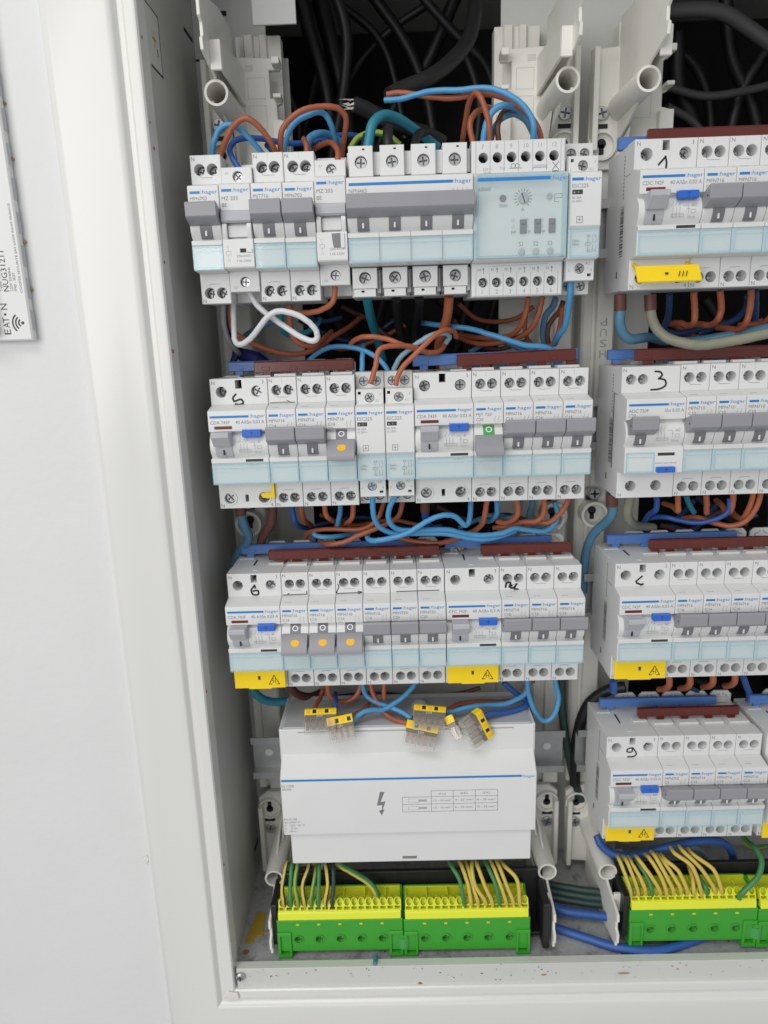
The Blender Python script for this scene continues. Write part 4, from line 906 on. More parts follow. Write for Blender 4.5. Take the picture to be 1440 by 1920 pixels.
# ---- green and yellow earth terminal blocks
def earth_block(x, y, zt, n, label, w=90.6):
    t = empty('earth_terminal_block', (x, y, zt - 34), label=label, cat='terminal block', group='green and yellow earth terminal blocks')
    o = (0, 0, 34); p = (w - 2.4) / n
    def f(b):
        b.plate(0, w, -27, -.4, 0, 14, [(15 + i * 15.2, -16.2, 2.9) for i in range(5)] + [(15 + i * 15.2, -3.8, 1.5, .9) for i in range(5)], 'green', .5)
        b.plate(0, 10, -32, -10, -1.4, 12, [(5.2, -20.5, 3.2, 8.2)], 'green', .4); b.plate(w - 10, w, -32, -10, -1.4, 12, [(w - 5.2, -20.5, 3.2, 8.2)], 'green', .4)
        b.box(3.2, 7.6, 1, 8, -27.6, -16, 'green', .5); b.box(w - 7.6, w - 3.2, 1, 8, -27.6, -16, 'green', .5)
        b.prism([(1, -.4), (4, -.4), (23, 8.6), (23, -25), (1, -25)][::-1], 0, 1.2, 'green', .2); b.prism([(1, -.4), (4, -.4), (23, 8.6), (23, -25), (1, -25)][::-1], w - 1.2, w, 'green', .2)
        b.box(1.2, w - 1.2, 22, 23.6, -20, 9, 'green', .2)
        for i in range(5):
            b.cyl((15 + i * 15.2, -16.2), 3.7, -.7, 1, 'green', 22, ri=2.9, cap=False)
    part(t, 'housing', ('eb', w), f, o)
    def f2(b):
        b.prism([(.3, 0), (.9, 4.6), (1.8, 5.4), (4, 5.6), (4, 0)][::-1], 1.2, w - 1.2, 'lime', .3)        # front rail
        b.prism([(9, 2), (9, 6), (22, 7), (22, 2)][::-1], 1.4, w - 1.4, 'limedk', .3)                      # floor of the trough
        b.box(1.4, w - 1.4, 20.6, 22, 6, 9.4, 'limedk', .2)
        for i in range(0, n + 1, 3): b.box(1.4 + i * p * .985, 2.4 + i * p * .985, 10, 21, 6, 9.2, 'lime', .2)
    part(t, 'yellow_insert', ('eby', w, n), f2, o)
    def cell(b):
        # one wire entry: arched face with a round hole above a small square test opening
        q = p - .12; cx = q / 2; rr = q / 2 - .25
        T_ = Matrix.Translation((0, 2.2, 5.3)) @ Matrix.Rotation(math.radians(-26), 4, 'X')
        arc = [(cx + (q / 2) * math.cos(math.radians(a)), 6.2 + (q / 2) * math.sin(math.radians(a))) for a in range(0, 181, 20)]
        outer = [(0, 0), (q, 0)] + arc
        hole = [(cx + rr * .84 * math.cos(math.radians(a)), 5.9 + rr * 1.15 * math.sin(math.radians(a))) for a in range(0, 360, 24)]
        sq = [(.55, .7), (q - .55, .7), (q - .55, 3.0), (.55, 3.0)]
        tri = tessellate_polygon([[Vector((a, c, 0)) for a, c in l] for l in (outer, hole, sq)]); flat = outer + hole + sq
        b.add([tuple(T_ @ Vector((a, 0, c))) for a, c in flat], tri, 'lime')
        k = len(outer); b.add([tuple(T_ @ Vector((a, d, c))) for d in (0, 6) for a, c in outer], [(i, (i + 1) % k, k + (i + 1) % k, k + i) for i in range(k)], 'lime')
        for l in (hole, sq):
            k = len(l); b.add([tuple(T_ @ Vector((a, d, c))) for d in (0, 3.4) for a, c in l], [(i, (i + 1) % k, k + (i + 1) % k, k + i) for i in range(k)], 'limedk'); b.add([tuple(T_ @ Vector((a, 3.4, c))) for a, c in l], [tuple(range(k))], 'limedk')
    for i in range(n): part(t, 'wire_entry', ('cell', p), cell, (1.2 + i * p + .35, 0, 34))
    for i in range(5):
        o2 = part(t, 'screw', ('screw', 2.6), screw_fn(2.6), (15 + i * 15.2, 2.6, 34 - 16.2)); o2.rotation_euler = (0, random.uniform(0, 3), 0)
        part(t, 'test_point', 'ebtp', lambda b: b.box(-1.3, 1.3, -.25, .5, -.7, .7, 'limedk', .15), (15 + i * 15.2, 0, 34 - 3.8))
    return t
def coupler(x, y, zt, label):
    t = empty('coupling_clip', (x, y, zt - 24), label=label, cat='clip', group='green coupling clips')
    b = MB(); b.cyl((0, 4), 5.4, 0, 8.5, 'green2', 24, axis='z'); b.box(-3, 3, -.6, 8, 8.5, 11, 'green', .4)
    b.build('barrel', t, (0, 0, 0)); return t
EB = dict(y=3, zt=-486)
earth_block(16.2, 3, -488, 17, 'green and yellow earth terminal block at the lower left, below the distribution block')
earth_block(107.4, 3, -489, 17, 'green and yellow earth terminal block joined right of the lower left one')
coupler(107.1, 2.5, -489, 'green coupling clip between the two left earth blocks')
earth_block(268.6, 3, -485, 17, 'green and yellow earth terminal block at the lower right')
earth_block(359.8, 3, -486, 17, 'green and yellow earth terminal block cut off at the right edge')
coupler(359.5, 2.5, -486, 'green coupling clip between the two right earth blocks')
for x0, x1, dz, lab in ((10, 212, 0, 'black plastic carrier holding the left earth blocks'), (263, 450, 2, 'black plastic carrier holding the right earth blocks')):
    t = empty('block_carrier', (x0, 45, -520), label=lab, cat='carrier'); o = (-x0, -45, 520)
    b = MB(); b.box(x0 + 4, x1, 29, 33, -514 + dz, -471 + dz, 'black', .6); b.box(x0 + 4, x1, 14, 33, -516 + dz, -513 + dz, 'black', .5); b.build('trough', t, o)
    b = MB(); b.box(x0 + 2, x0 + 6, 6, 33, -512 + dz, -478 + dz, 'black', .5); b.build('end_wall', t, o)
    b = MB(); b.box(x1 - 5, x1, 2, 33, -516 + dz, -478 + dz, 'black', .8); b.build('end_wall', t, o)

# ------------------------------------------------------------------ cover support posts (tube, wing, base plate)
def post(xt, zt, side, up, label, short=False):
    t = empty('cover_support', (xt, 86, zt), label=label, cat='support', group='cream plastic cover supports')
    T_ = Matrix.Diagonal((side, 1, up, 1)); o = (0, -86, 0)
    b = MB()
    b.prism([(-19, -30), (-12, -36), (4, -36), (12, -27), (34, -26), (35, -2), (27, 0), (27, 8), (30, 9), (30, 12), (23, 12), (23, 28), (30, 28), (30, 33), (24, 35), (6, 36), (-18, 34)], 82, 86.5, 'cream', .5, axis='y', T=T_)
    for q in ((9, 20, 12, 24), (9, 20, -6, 8)):
        b.line([(q[0], q[2]), (q[1], q[2]), (q[1], q[3]), (q[0], q[3]), (q[0], q[2])], .5, 'panel', 81.9, T=T_)
    b.box(24, 33, 76, 82, -22, -3, 'cream', .5, T=T_); b.box(26, 31, 72, 84, 9.5, 12, 'cream', .4, T=T_); b.box(26, 31, 72, 84, 28.5, 32.5, 'cream', .4, T=T_)
    b.box(8, 13, 81.7, 82.1, 28, 31.5, 'panel', 0, T=T_)
    b.box(-18.5, -15, 74, 83, -26, 33, 'cream', .4, T=T_)
    b.build('base_plate', t, o)
    b = MB(); b.cyl((0, 0), 6.9, 28, 84, 'cream', 32, ri=5.5, r2=7.4, T=T_); b.cyl((0, 0), 5.5, 60, 61, 'cream', 24, T=T_); b.cyl((0, -1.4), 3.3, 59, 60.2, 'flint', 20, T=T_); b.box(-4.6, -3, 34, 60, -3.4, -2.2, 'cream', .2, T=T_)
    b.build('screw_tube', t, o)
    b = MB()
    b.prism([(83, 4), (83, 52), (46, 50), (20, 44), (2, 41), (2, 36), (-1, 35), (-1, 28), (3, 26), (3, 20), (0, 18), (1, 12.5), (26, 8), (30, 6)], -.8, 1.0, 'cream', .3, T=T_)
    b.prism([(83, -6.6), (44, -6.6), (58, -14), (83, -20)], -.7, .7, 'cream', .25, T=T_)
    b.build('wing', t, o)
    b = MB(); b.box(1, 7.2, 14, 16.4, 7, 22, 'cream', .4, T=T_); b.prism([(16.4, 8), (16.4, 21), (60, 28), (83, 30), (83, 8)], 5.4, 7.2, 'cream', .3, T=T_); b.build('front_flange', t, o)
    b = MB(); b.prism([(0, -24), (20, -26), (83, -30), (83, -12), (60, -8)][::-1] if False else [(60, -7), (83, -7), (83, -30), (74, -28)], 1.5, 3, 'cream', .2, T=T_); b.build('rib', t, o)
    b = MB()
    b.cyl((-10.5, -22), 9, 79, 84, 'cream', 28, ri=7.4, T=T_); b.cyl((-10.5, -20.5), 2.9, 81.4, 83, 'hole', 16, T=T_); b.box(-12, -9, 81.4, 83, -27, -21, 'hole', 0, T=T_)
    b.build('keyhole_boss', t, o)
    s_ = part(t, 'screw', ('screw', 4.2), screw_fn(4.2), (side * -11, 80 - 86, up * -3)); s_.rotation_euler = (0, random.uniform(0, 1), 0)
    b = MB(); b.box(-15, -7, 81.5, 83, -11.6, -9, 'hole', 0, T=T_); b.build('slot', t, o)
    return t
post(14.5, 54, 1, 1, 'cream plastic cover support in the upper left corner, its tube facing out')
post(214, 54, -1, 1, 'cream plastic cover support with tube at top centre, left of the pair')
post(259.6, 53, 1, 1, 'cream plastic cover support with tube at top centre, right of the pair')
post(11.5, -474, 1, -1, 'cream plastic cover support beside the lower left earth block')
post(215, -473, -1, -1, 'cream plastic cover support right of the lower left earth blocks')
post(259.6, -474, 1, -1, 'cream plastic cover support left of the lower right earth block')
for x, lab in ((195, 'ribbed cream profile behind the upper centre-left support'), (275, 'ribbed cream profile behind the upper centre-right support'), (28, 'ribbed cream profile behind the upper left support')):
    b = MB()
    b.prism([(x - 13, 108), (x - 13, 97), (x - 8, 97), (x - 7, 94), (x - 2, 94), (x - 1, 97), (x + 2, 97), (x + 3, 94), (x + 7, 94), (x + 8, 97), (x + 16, 97), (x + 16, 108)], 40, 107, 'cream', .4, axis='z')
    b.build('back_profile', label=lab, cat='profile', group='ribbed profiles behind the supports')

# ------------------------------------------------------------------ wires
def atz(x, y, Z):
    d = ROT @ Vector(((x - 720) / CAM_F, 1, -(y - 960) / CAM_F)); return Vector(CAM_P) + d * ((Z - CAM_P[2]) / d.z)
def wire(m, r, pts, Y, label, name=None, m2=None, group=None, ferrule=None, cat='wire', Z=None):
    n = len(pts); Y = Y if isinstance(Y, (list, tuple)) else [Y, Y]
    P = []
    for i, (x, y) in enumerate(pts):
        f = i / (n - 1) * (len(Y) - 1); k = min(int(f), len(Y) - 2); P.append(atz(x, y, Z) if Z else at(x, y, Y[k] + (Y[k + 1] - Y[k]) * (f - k)))
    names = {'w_blue': 'blue_wire', 'w_teal': 'teal_wire', 'w_steelblue': 'blue_wire', 'w_dkblue': 'dark_blue_wire', 'w_navy': 'navy_wire', 'w_brown': 'brown_wire', 'w_orange': 'brown_wire', 'w_dkbrown': 'brown_wire', 'w_black': 'black_cable', 'w_white': 'white_wire', 'w_grey': 'grey_wire', 'w_dkgrey': 'grey_cable', 'w_olive': 'grey_wire', 'w_paleblue': 'pale_blue_wire', 'w_green': 'earth_wire', 'w_dkgreen': 'earth_wire', 'w_yellow': 'earth_wire', 'w_lime': 'earth_wire'}
    S_ = spline(P, 6)
    rnd = random.Random(zlib.crc32(label.encode()))
    S_ = [p + Vector((rnd.gauss(0, .06), rnd.gauss(0, .06), rnd.gauss(0, .06))) for p in S_]
    nm = name or names[m]
    b = MB(); b.tube(S_, r, m, 12, m2, twist=rnd.uniform(-1.1, 1.1))
    if not ferrule: return b.build(nm, label=label, cat=cat, group=group)
    t = empty(nm, P[0], label=label, cat=cat, group=group); o = tuple(-q for q in P[0])
    b.build('insulation', t, o)
    f0, f1 = at(*ferrule[0]), at(*ferrule[1]); b = MB(); b.tube([f0, f0.lerp(f1, .5), f1], r + .5, ferrule[2], 14); b.build('ferrule', t, o)
    return t
# --- above the top row, left
W1 = 1.65
wire('w_blue', W1, [(398, 312), (398, 292), (401, 267), (412, 242), (430, 234), (450, 242), (470, 262), (492, 289), (497, 305)], [30, 22, 20, 24, 32], 'blue wire looping from the first breaker to the third, above the top row')
wire('w_brown', W1, [(408, 312), (412, 296), (422, 267), (435, 240), (455, 223), (472, 226), (492, 245), (510, 270), (519, 290), (524, 306)], [30, 18, 14, 18, 32], 'brown wire arching in front of the upper left support tube')
wire('w_dkblue', W1, [(452, 330), (449, 318), (436, 297), (431, 280), (440, 265), (460, 259), (490, 260), (520, 266), (555, 269), (595, 265), (630, 255), (655, 253), (690, 258)], [20, 26, 34, 44, 60, 70], 'dark blue wire running behind the loops from the first shunt-trip module')
wire('w_navy', W1, [(500, 272), (510, 282), (520, 292), (525, 306)], [45, 34], 'short dark blue wire entering behind the third module of the top row')
wire('w_brown', W1, [(529, 308), (527, 290), (526, 262), (530, 242), (545, 222), (570, 206), (600, 200), (627, 201), (642, 210), (649, 224), (647, 250), (643, 277), (640, 305)], [32, 22, 20, 24, 30, 50], 'tall brown wire arch above the fourth and fifth modules of the top row')
wire('w_blue', W1, [(533, 305), (534, 275), (542, 247), (557, 227), (580, 215), (597, 210), (610, 215), (620, 232), (627, 255), (634, 278), (638, 300)], [34, 30, 28, 34, 55], 'blue wire arch just inside the tall brown arch, top row')
wire('w_brown', W1, [(578, 305), (576, 288), (574, 270), (569, 260)], [32, 30, 34], 'short brown wire stub standing above the fourth module of the top row')
wire('w_blue', W1 + .5, [(576, 292), (577, 270), (582, 258), (595, 251), (610, 251), (625, 256), (640, 268)], [40, 44, 60], 'short blue wire humped behind the brown stub, top row')
wire('w_brown', W1, [(580, 284), (602, 272), (617, 267), (629, 274), (634, 290), (631, 312)], [50, 40, 20, 16], 'small brown wire hooking into the tall-set shunt-trip module')
# heavy feeders
wire('w_teal', 2.9, [(688, 290), (692, 263), (697, 237), (709, 221), (727, 216), (755, 227), (786, 249), (820, 276)], [24, 26, 34, 50, 66], 'thick teal feeder bending into the first pole of the four-pole breaker', name='feeder_cable', cat='cable')
wire('w_black', 3.0, [(727, 292), (727, 271), (727, 254), (728, 241)], [24, 26, 34], 'thick black feeder standing above the second pole of the four-pole breaker', name='feeder_cable', cat='cable')
wire('w_black', 2.6, [(779, 290), (779, 268), (785, 252), (800, 246)], [26, 34, 60], 'black feeder above the third pole of the four-pole breaker', name='feeder_cable', cat='cable')
wire('w_lime', 1.9, [(655, 282), (671, 259), (699, 249), (727, 254), (750, 272)], [56, 60], 'green and yellow wire looping behind the teal feeder', m2='w_green', name='earth_wire')
b = MB(); p0 = at(690, 276, 27); b.tube([p0, p0 + Vector((.2, .8, 4)), p0 + Vector((.6, 1.2, 7))], [4.4, 3.9, 3.2], 'black', 14); b.build('tape_wrap', label='black tape wrapped round the foot of the teal feeder', cat='tape')
wire('w_black', 4.6, [(664, 196), (690, 207), (720, 222), (760, 238), (800, 252), (830, 268)], [52, 60, 72], 'black sheathed cable with its end cut open above the four-pole breaker', name='cut_cable', cat='cable')
b = MB(); rnd = random.Random(2); c0 = at(660, 196, 52)
for i in range(7):
    a = i * .9; b.add([tuple(c0 + Vector(v)) for v in ((2 * math.cos(a), 0, 3 * math.sin(a)), (-6 + rnd.uniform(-3, 2), rnd.uniform(-1, 1), 2.6 * math.sin(a) + rnd.uniform(-1, 2)), (1 + 2 * math.cos(a + .7), .5, 3.2 * math.sin(a + .7)))], [(0, 1, 2)], 'foil')
b.build('torn_sheath', label='torn pale foil at the open end of the cut cable', cat='foil')
wire('w_brown', W1, [(726, 177), (754, 174), (803, 181), (848, 184), (890, 178), (920, 177), (952, 187), (985, 209), (1007, 237), (1015, 262), (1017, 285)], [46, 40, 34, 30, 28, 32], 'long brown wire running from the black sheath to the clear-covered relay')
wire('w_blue', W1, [(721, 188), (754, 185), (793, 174), (820, 170), (862, 169), (904, 165), (938, 171), (973, 190), (994, 216), (1001, 240), (999, 264), (998, 290)], [46, 38, 30, 22, 20, 28], 'long bright blue wire running from the black sheath to the clear-covered relay')
wire('w_black', 4.8, [(730, 180), (760, 165), (800, 148), (840, 120), (875, 80), (890, 30), (892, -20)], [48, 62, 90, 110], 'dotted black sheath the long blue and brown wires come out of', name='sheathed_cable', cat='cable')
wire('w_brown', W1, [(866, 268), (869, 251), (874, 219), (880, 190), (890, 175), (899, 180), (907, 197), (916, 230), (918, 265), (918, 290)], [60, 40, 26, 22, 28], 'brown wire in a narrow tall hoop left of the relay terminals')
wire('w_brown', W1, [(890, 290), (886, 265), (881, 234), (890, 213), (911, 202), (925, 205)], [28, 26, 34, 50], 'brown wire curling left above the first relay terminal')
wire('w_blue', W1 + .2, [(904, 290), (906, 265), (912, 232), (925, 208), (942, 198), (966, 202), (985, 220), (1000, 248), (1025, 275)], [28, 24, 24, 40, 50], 'blue wire arch above the middle relay terminals')
wire('w_steelblue', W1, [(921, 262), (926, 242), (939, 224), (963, 214), (985, 226), (999, 250), (1012, 270)], [34, 32, 40, 50], 'greyer blue wire arch nested below the blue one, above the relay')
wire('w_dkbrown', W1, [(937, 290), (935, 265), (933, 237), (942, 213), (959, 203), (975, 206), (988, 216)], [30, 28, 40, 48], 'dark brown wire curling behind the blue arches above the relay')
wire('w_brown', W1, [(1050, 272), (1060, 279), (1068, 288), (1076, 302)], [50, 34, 22], 'short brown wire dropping into the end contactor of the top row')
# --- between the top and second rows, left column
wire('w_white', 1.75, [(464, 535), (470, 552), (484, 574), (509, 595), (534, 612), (559, 629), (579, 638), (591, 638), (595, 629), (589, 614), (568, 596), (543, 586), (520, 584), (501, 595), (484, 617), (468, 636), (451, 646), (441, 640), (439, 619), (438, 590), (438, 565)], [22, 18, 12, 10, 12, 24, 30], 'white wire with a wide open loop below the top row, left')
wire('w_grey', 1.8, [(419, 570), (419, 590), (421, 614), (429, 639), (443, 657), (450, 664)], [30, 40, 60], 'grey wire hugging the left edge below the first breaker')
wire('w_navy', 1.6, [(426, 570), (427, 595), (429, 614), (436, 634), (446, 650)], [32, 44, 60], 'dark blue wire beside the grey one below the first breaker')
wire('w_brown', 1.7, [(432, 570), (433, 600), (440, 624), (473, 643), (507, 657), (540, 664), (570, 662), (598, 650), (626, 630), (657, 611), (680, 592)], [32, 44, 50, 60, 84], 'long brown wire sagging below the white loop')
wire('w_steelblue', 1.7, [(456, 632), (479, 617), (509, 605), (530, 600)], [70, 60], 'dull blue wire passing behind the white loop')
wire('w_teal', 1.9, [(526, 588), (528, 612), (540, 627), (568, 626), (590, 614), (600, 598)], [46, 60, 70], 'teal wire hanging in a bow behind the white loop')
wire('w_orange', 1.7, [(543, 572), (543, 590), (544, 611), (551, 634), (568, 647), (590, 648), (607, 634), (622, 622)], [34, 36, 44, 70], 'orange brown wire hooking right below the third module of the top row')
wire('w_orange', 1.7, [(627, 530), (628, 548), (623, 567), (607, 579), (584, 586), (560, 586), (545, 582)], [18, 18, 24, 34], 'orange brown wire hanging from the second shunt-trip module')
wire('w_navy', 1.6, [(576, 589), (590, 600), (612, 602), (640, 596)], [60, 80], 'navy wire behind the orange wire below the second shunt-trip module')
wire('w_teal', 2.9, [(688, 560), (691, 575), (698, 606), (709, 639), (718, 675)], [30, 40, 70, 80], 'thick teal feeder leaving the first pole of the four-pole breaker below', name='feeder_cable', cat='cable')
wire('w_black', 2.9, [(743, 560), (745, 590), (751, 630), (756, 680)], [32, 60, 84], 'thick black feeder leaving the second pole of the four-pole breaker below', name='feeder_cable', cat='cable')
wire('w_black', 2.9, [(786, 560), (784, 590), (779, 620), (776, 680)], [32, 60, 84], 'thick black feeder leaving the third pole of the four-pole breaker below', name='feeder_cable', cat='cable')
wire('w_orange', 2.9, [(842, 555), (841, 570), (838, 596), (828, 629), (822, 652), (826, 690)], [30, 36, 54, 70], 'thick orange brown feeder leaving the fourth pole of the four-pole breaker', name='feeder_cable', cat='cable')
wire('w_orange', 1.6, [(656, 648), (668, 636), (690, 631), (723, 635), (751, 645), (782, 656), (807, 661), (826, 657), (836, 642)], [44, 30, 28, 34, 44], 'orange brown wire arching over the contactors into the thick feeder')
wire('w_orange', 1.6, [(694, 720), (699, 705), (705, 683), (708, 662), (720, 651), (751, 648), (776, 651), (800, 660), (818, 663)], [12, 12, 16, 26, 40], 'orange brown wire rising from the left contactor of the second row')
wire('w_orange', 1.6, [(742, 722), (746, 706), (756, 687), (772, 671), (795, 648), (818, 627), (834, 619), (850, 621), (856, 632)], [12, 14, 18, 26, 40], 'orange brown wire rising from the right contactor of the second row')
wire('w_blue', 1.6, [(578, 676), (601, 659), (626, 650), (657, 651), (684, 658), (709, 672), (723, 688), (731, 704)], [60, 44, 34, 30], 'blue wire arch reaching the contactors of the second row')
wire('w_blue', 1.6, [(679, 706), (679, 685), (680, 661), (682, 648)], [32, 32, 46], 'short upright blue wire above the left contactor of the second row')
wire('w_paleblue', 1.6, [(735, 706), (740, 690), (750, 671), (770, 653), (790, 639), (810, 628), (832, 625), (843, 630), (836, 643)], [32, 30, 30, 40], 'pale grey blue wire looping over the right contactor')
wire('w_blue', 1.7, [(780, 604), (810, 608), (837, 611), (879, 616), (912, 625), (948, 636), (984, 647), (1018, 650), (1036, 656), (1046, 668)], [70, 50, 34, 32, 40], 'long blue wire sloping right below the clear-covered relay')
wire('w_brown', 1.7, [(991, 556), (989, 570), (984, 592), (973, 616), (957, 629), (930, 634), (895, 633), (862, 628)], [30, 36, 54, 80], 'brown wire leaving the relay below, left of the pair')
wire('w_brown', 1.7, [(1017, 556), (1014, 572), (1008, 594), (994, 618), (973, 632), (934, 643), (893, 644), (858, 632)], [30, 34, 54, 80], 'brown wire leaving the relay below, right of the pair')
wire('w_brown', 1.5, [(986, 592), (984, 615), (988, 634), (1002, 650)], [60, 64], 'short brown wire behind the relay wires')
wire('w_steelblue', 2.0, [(1042, 560), (1036, 575), (1023, 592), (1018, 618), (1020, 640), (1026, 660)], [40, 50, 60], 'dull blue wire curving down below the end contactor of the top row')
wire('w_dkbrown', 1.6, [(1056, 565), (1048, 585), (1033, 602), (1026, 625), (1030, 650)], [44, 54], 'dark brown wire bowed below the end contactor of the top row')
wire('w_brown', 1.5, [(1054, 575), (1052, 595), (1049, 614), (1041, 638), (1028, 652)], [40, 54], 'thin brown wire beside the bright blue one below the end contactor')
wire('w_blue', 1.9, [(1072, 518), (1070, 532), (1069, 552), (1065, 584), (1059, 612), (1046, 632), (1040, 645)], [14, 16, 30, 50], 'bright blue wire leaving the end contactor of the top row downward')
b = MB(); c = at(452, 676, 62); rnd = random.Random(5)
b.tube([at(446, 652, 62), at(442, 668, 60), at(434, 684, 58), at(431, 692, 60)], [3.4, 2.6, 1.6, 1.2], 'bluetape', 9)
b.tube([at(444, 664, 64), at(460, 668, 62), at(482, 676, 60), at(505, 684, 62)], [2.4, 5.2, 6.2, 3], 'bluetape', 9)
b.tube([at(452, 660, 66), at(470, 672, 64), at(500, 678, 64)], [3, 4.2, 2], 'bluetape', 8)
b.build('tape_bundle', label='crumpled dark blue tape round wires above the switch marked 5', cat='tape')
# --- right column, between top and second rows
wire('w_steelblue', 3.1, [(1163, 556), (1163, 583), (1162, 605), (1168, 625), (1182, 636), (1201, 634), (1220, 633), (1250, 640)], [30, 32, 38, 60], 'thick blue feeder with brown sleeve below the switch marked 1', name='feeder_cable', ferrule=((1163, 552, 30), (1163, 582, 31), 'w_dkbrown'), cat='cable')
wire('w_olive', 3.1, [(1219, 556), (1220, 583), (1225, 605), (1238, 624), (1259, 637), (1291, 645), (1319, 647), (1356, 642), (1399, 634), (1440, 625), (1480, 616)], [30, 30, 24, 24, 26], 'thick olive grey feeder with dark sleeve sweeping right below the switch marked 1', name='feeder_cable', ferrule=((1219, 552, 30), (1220, 582, 30), 'w_dkbrown'), cat='cable')
wire('w_navy', 2.0, [(1255, 552), (1255, 575), (1253, 592), (1247, 610), (1240, 625)], [40, 50, 60], 'upright dark blue wire right of the olive feeder, right column')
wire('w_brown', 2.0, [(1301, 548), (1302, 565), (1303, 585), (1301, 604), (1291, 611), (1276, 606), (1258, 607)], [30, 34, 60], 'first brown wire hooking left below the top row of the right column')
wire('w_brown', 2.0, [(1350, 545), (1352, 565), (1352, 582), (1346, 599), (1332, 609), (1307, 608), (1285, 614)], [30, 34, 60], 'second brown wire hooking left below the top row of the right column')
wire('w_brown', 2.0, [(1408, 543), (1408, 560), (1405, 585), (1398, 606), (1384, 618), (1365, 616), (1345, 614)], [30, 34, 56], 'third brown wire hooking left below the top row of the right column')
wire('w_brown', 2.0, [(1452, 585), (1440, 599), (1427, 607), (1405, 609), (1385, 610)], [40, 60], 'brown wire entering from the right edge below the top row, right column')
wire('w_navy', 2.0, [(1402, 556), (1400, 574), (1388, 592), (1367, 605), (1345, 611), (1310, 625)], [44, 60, 70], 'dark blue wire sloping left behind the brown hooks, right column')
wire('w_navy', 2.0, [(1417, 545), (1417, 575), (1416, 610)], [44, 56], 'upright dark blue wire behind the third brown hook, right column')
wire('w_steelblue', 2.8, [(1470, 608), (1440, 614), (1410, 621), (1367, 629), (1324, 636), (1280, 640), (1240, 634)], [40, 46, 60], 'thick dull blue cable running behind the olive feeder, right column', name='feeder_cable', cat='cable')
wire('w_navy', 2.2, [(1250, 622), (1270, 626), (1300, 620), (1330, 612), (1360, 612)], [70, 66], 'navy cable lying behind the brown hooks, right column')
# --- between second and third rows, left column
wire('w_steelblue', 3.1, [(450, 945), (453, 968), (459, 988), (466, 1004), (462, 1020), (448, 1036), (440, 1056), (432, 1085)], [30, 40, 52, 60], 'thick blue feeder with brown sleeve at the far left below the switch marked 5', name='feeder_cable', ferrule=((449, 944, 30), (452, 965, 31), 'w_dkbrown'), cat='cable')
wire('w_dkbrown', 3.1, [(511, 945), (511, 962), (508, 980), (499, 996), (491, 1011), (489, 1030)], [30, 40, 56], 'thick brown feeder below the torn yellow cover of the second row', name='feeder_cable', cat='cable')
wire('w_dkblue', 1.8, [(547, 944), (549, 960), (553, 977), (565, 988), (588, 991)], [32, 40, 70], 'dark blue wire below the breakers right of the switch marked 5')
wire('w_brown', 1.8, [(564, 944), (566, 962), (571, 976), (584, 985)], [32, 36, 60], 'brown wire beside the dark blue one below the second row')
wire('w_orange', 1.7, [(609, 944), (610, 960), (616, 971), (630, 978), (642, 976)], [32, 36, 60], 'orange brown wire hooking right below the second row')
wire('w_blue', 1.7, [(638, 944), (638, 960), (635, 975), (633, 988)], [32, 44], 'short blue wire below the orange-dot breaker of the second row')
wire('w_orange', 1.7, [(662, 944), (662, 960), (659, 973), (647, 982), (630, 986)], [32, 36, 60], 'orange brown wire hooking left below the orange-dot breaker')
wire('w_brown', 1.6, [(572, 1008), (578, 1000), (590, 995), (620, 992), (651, 993), (677, 992), (698, 983), (712, 966), (719, 942), (720, 925)], [60, 44, 36, 34, 30], 'brown wire running level then up to the left contactor from below')
wire('w_blue', 1.7, [(690, 994), (662, 1000), (638, 1005), (613, 1007), (595, 1005), (588, 1000)], [60, 36, 40], 'light blue wire stub lying between two brown wires over the third row')
wire('w_brown', 1.7, [(600, 1013), (606, 1018), (620, 1020), (646, 1016), (672, 1004), (703, 992), (728, 981), (747, 968), (754, 945), (755, 925)], [50, 30, 28, 30, 30], 'brown wire in the lowest sweep over the long blue busbar up to the right contactor')
wire('w_blue', 1.75, [(698, 908), (699, 930), (699, 953), (702, 972), (712, 988), (730, 998), (752, 1001), (786, 1000), (837, 1001), (875, 1008), (910, 1011), (942, 1004), (966, 995)], [10, 14, 22, 24, 28, 34], 'light blue wire curving right from below the left contactor')
wire('w_blue', 1.75, [(746, 908), (741, 930), (732, 948), (728, 966), (734, 984), (752, 994), (790, 994), (837, 993), (870, 1000), (904, 1004), (940, 1000), (966, 991), (991, 994), (1022, 996), (1040, 982), (1046, 965), (1040, 942)], [10, 14, 22, 26, 30, 36, 40], 'long light blue wire curving right from below the right contactor')
wire('w_blue', 1.75, [(690, 1000), (689, 1008), (695, 1013), (710, 1013), (741, 1007), (767, 998), (786, 986), (811, 972), (834, 966), (852, 968), (865, 979), (873, 985), (879, 977), (882, 960), (883, 938)], [34, 20, 18, 18, 22, 30], 'light blue wire with a wave crest rising to the unmarked switch')
wire('w_brown', 1.7, [(745, 1008), (760, 1012), (791, 1017), (819, 1019), (845, 1013), (873, 1004), (888, 996)], [46, 40, 46], 'brown wire sagging behind the light blue wires over the third row')
wire('w_orange', 1.8, [(913, 938), (911, 952), (908, 970), (903, 984), (888, 996), (872, 1002)], [30, 34, 46], 'brown wire bending left below the breaker showing green')
wire('w_blue', 1.8, [(931, 938), (932, 955), (930, 967), (918, 977), (900, 976)], [32, 38, 56], 'blue wire hooking left below the breaker showing green')
wire('w_orange', 1.9, [(968, 936), (971, 952), (970, 965), (961, 976), (947, 981), (932, 977)], [30, 34, 44], 'brown wire hooking left below the first of the last three breakers, second row')
wire('w_orange', 1.8, [(1020, 935), (1021, 952), (1017, 967), (1005, 977), (978, 979), (950, 986), (925, 990)], [30, 34, 50], 'brown wire hooking left below the second last breaker of the second row')
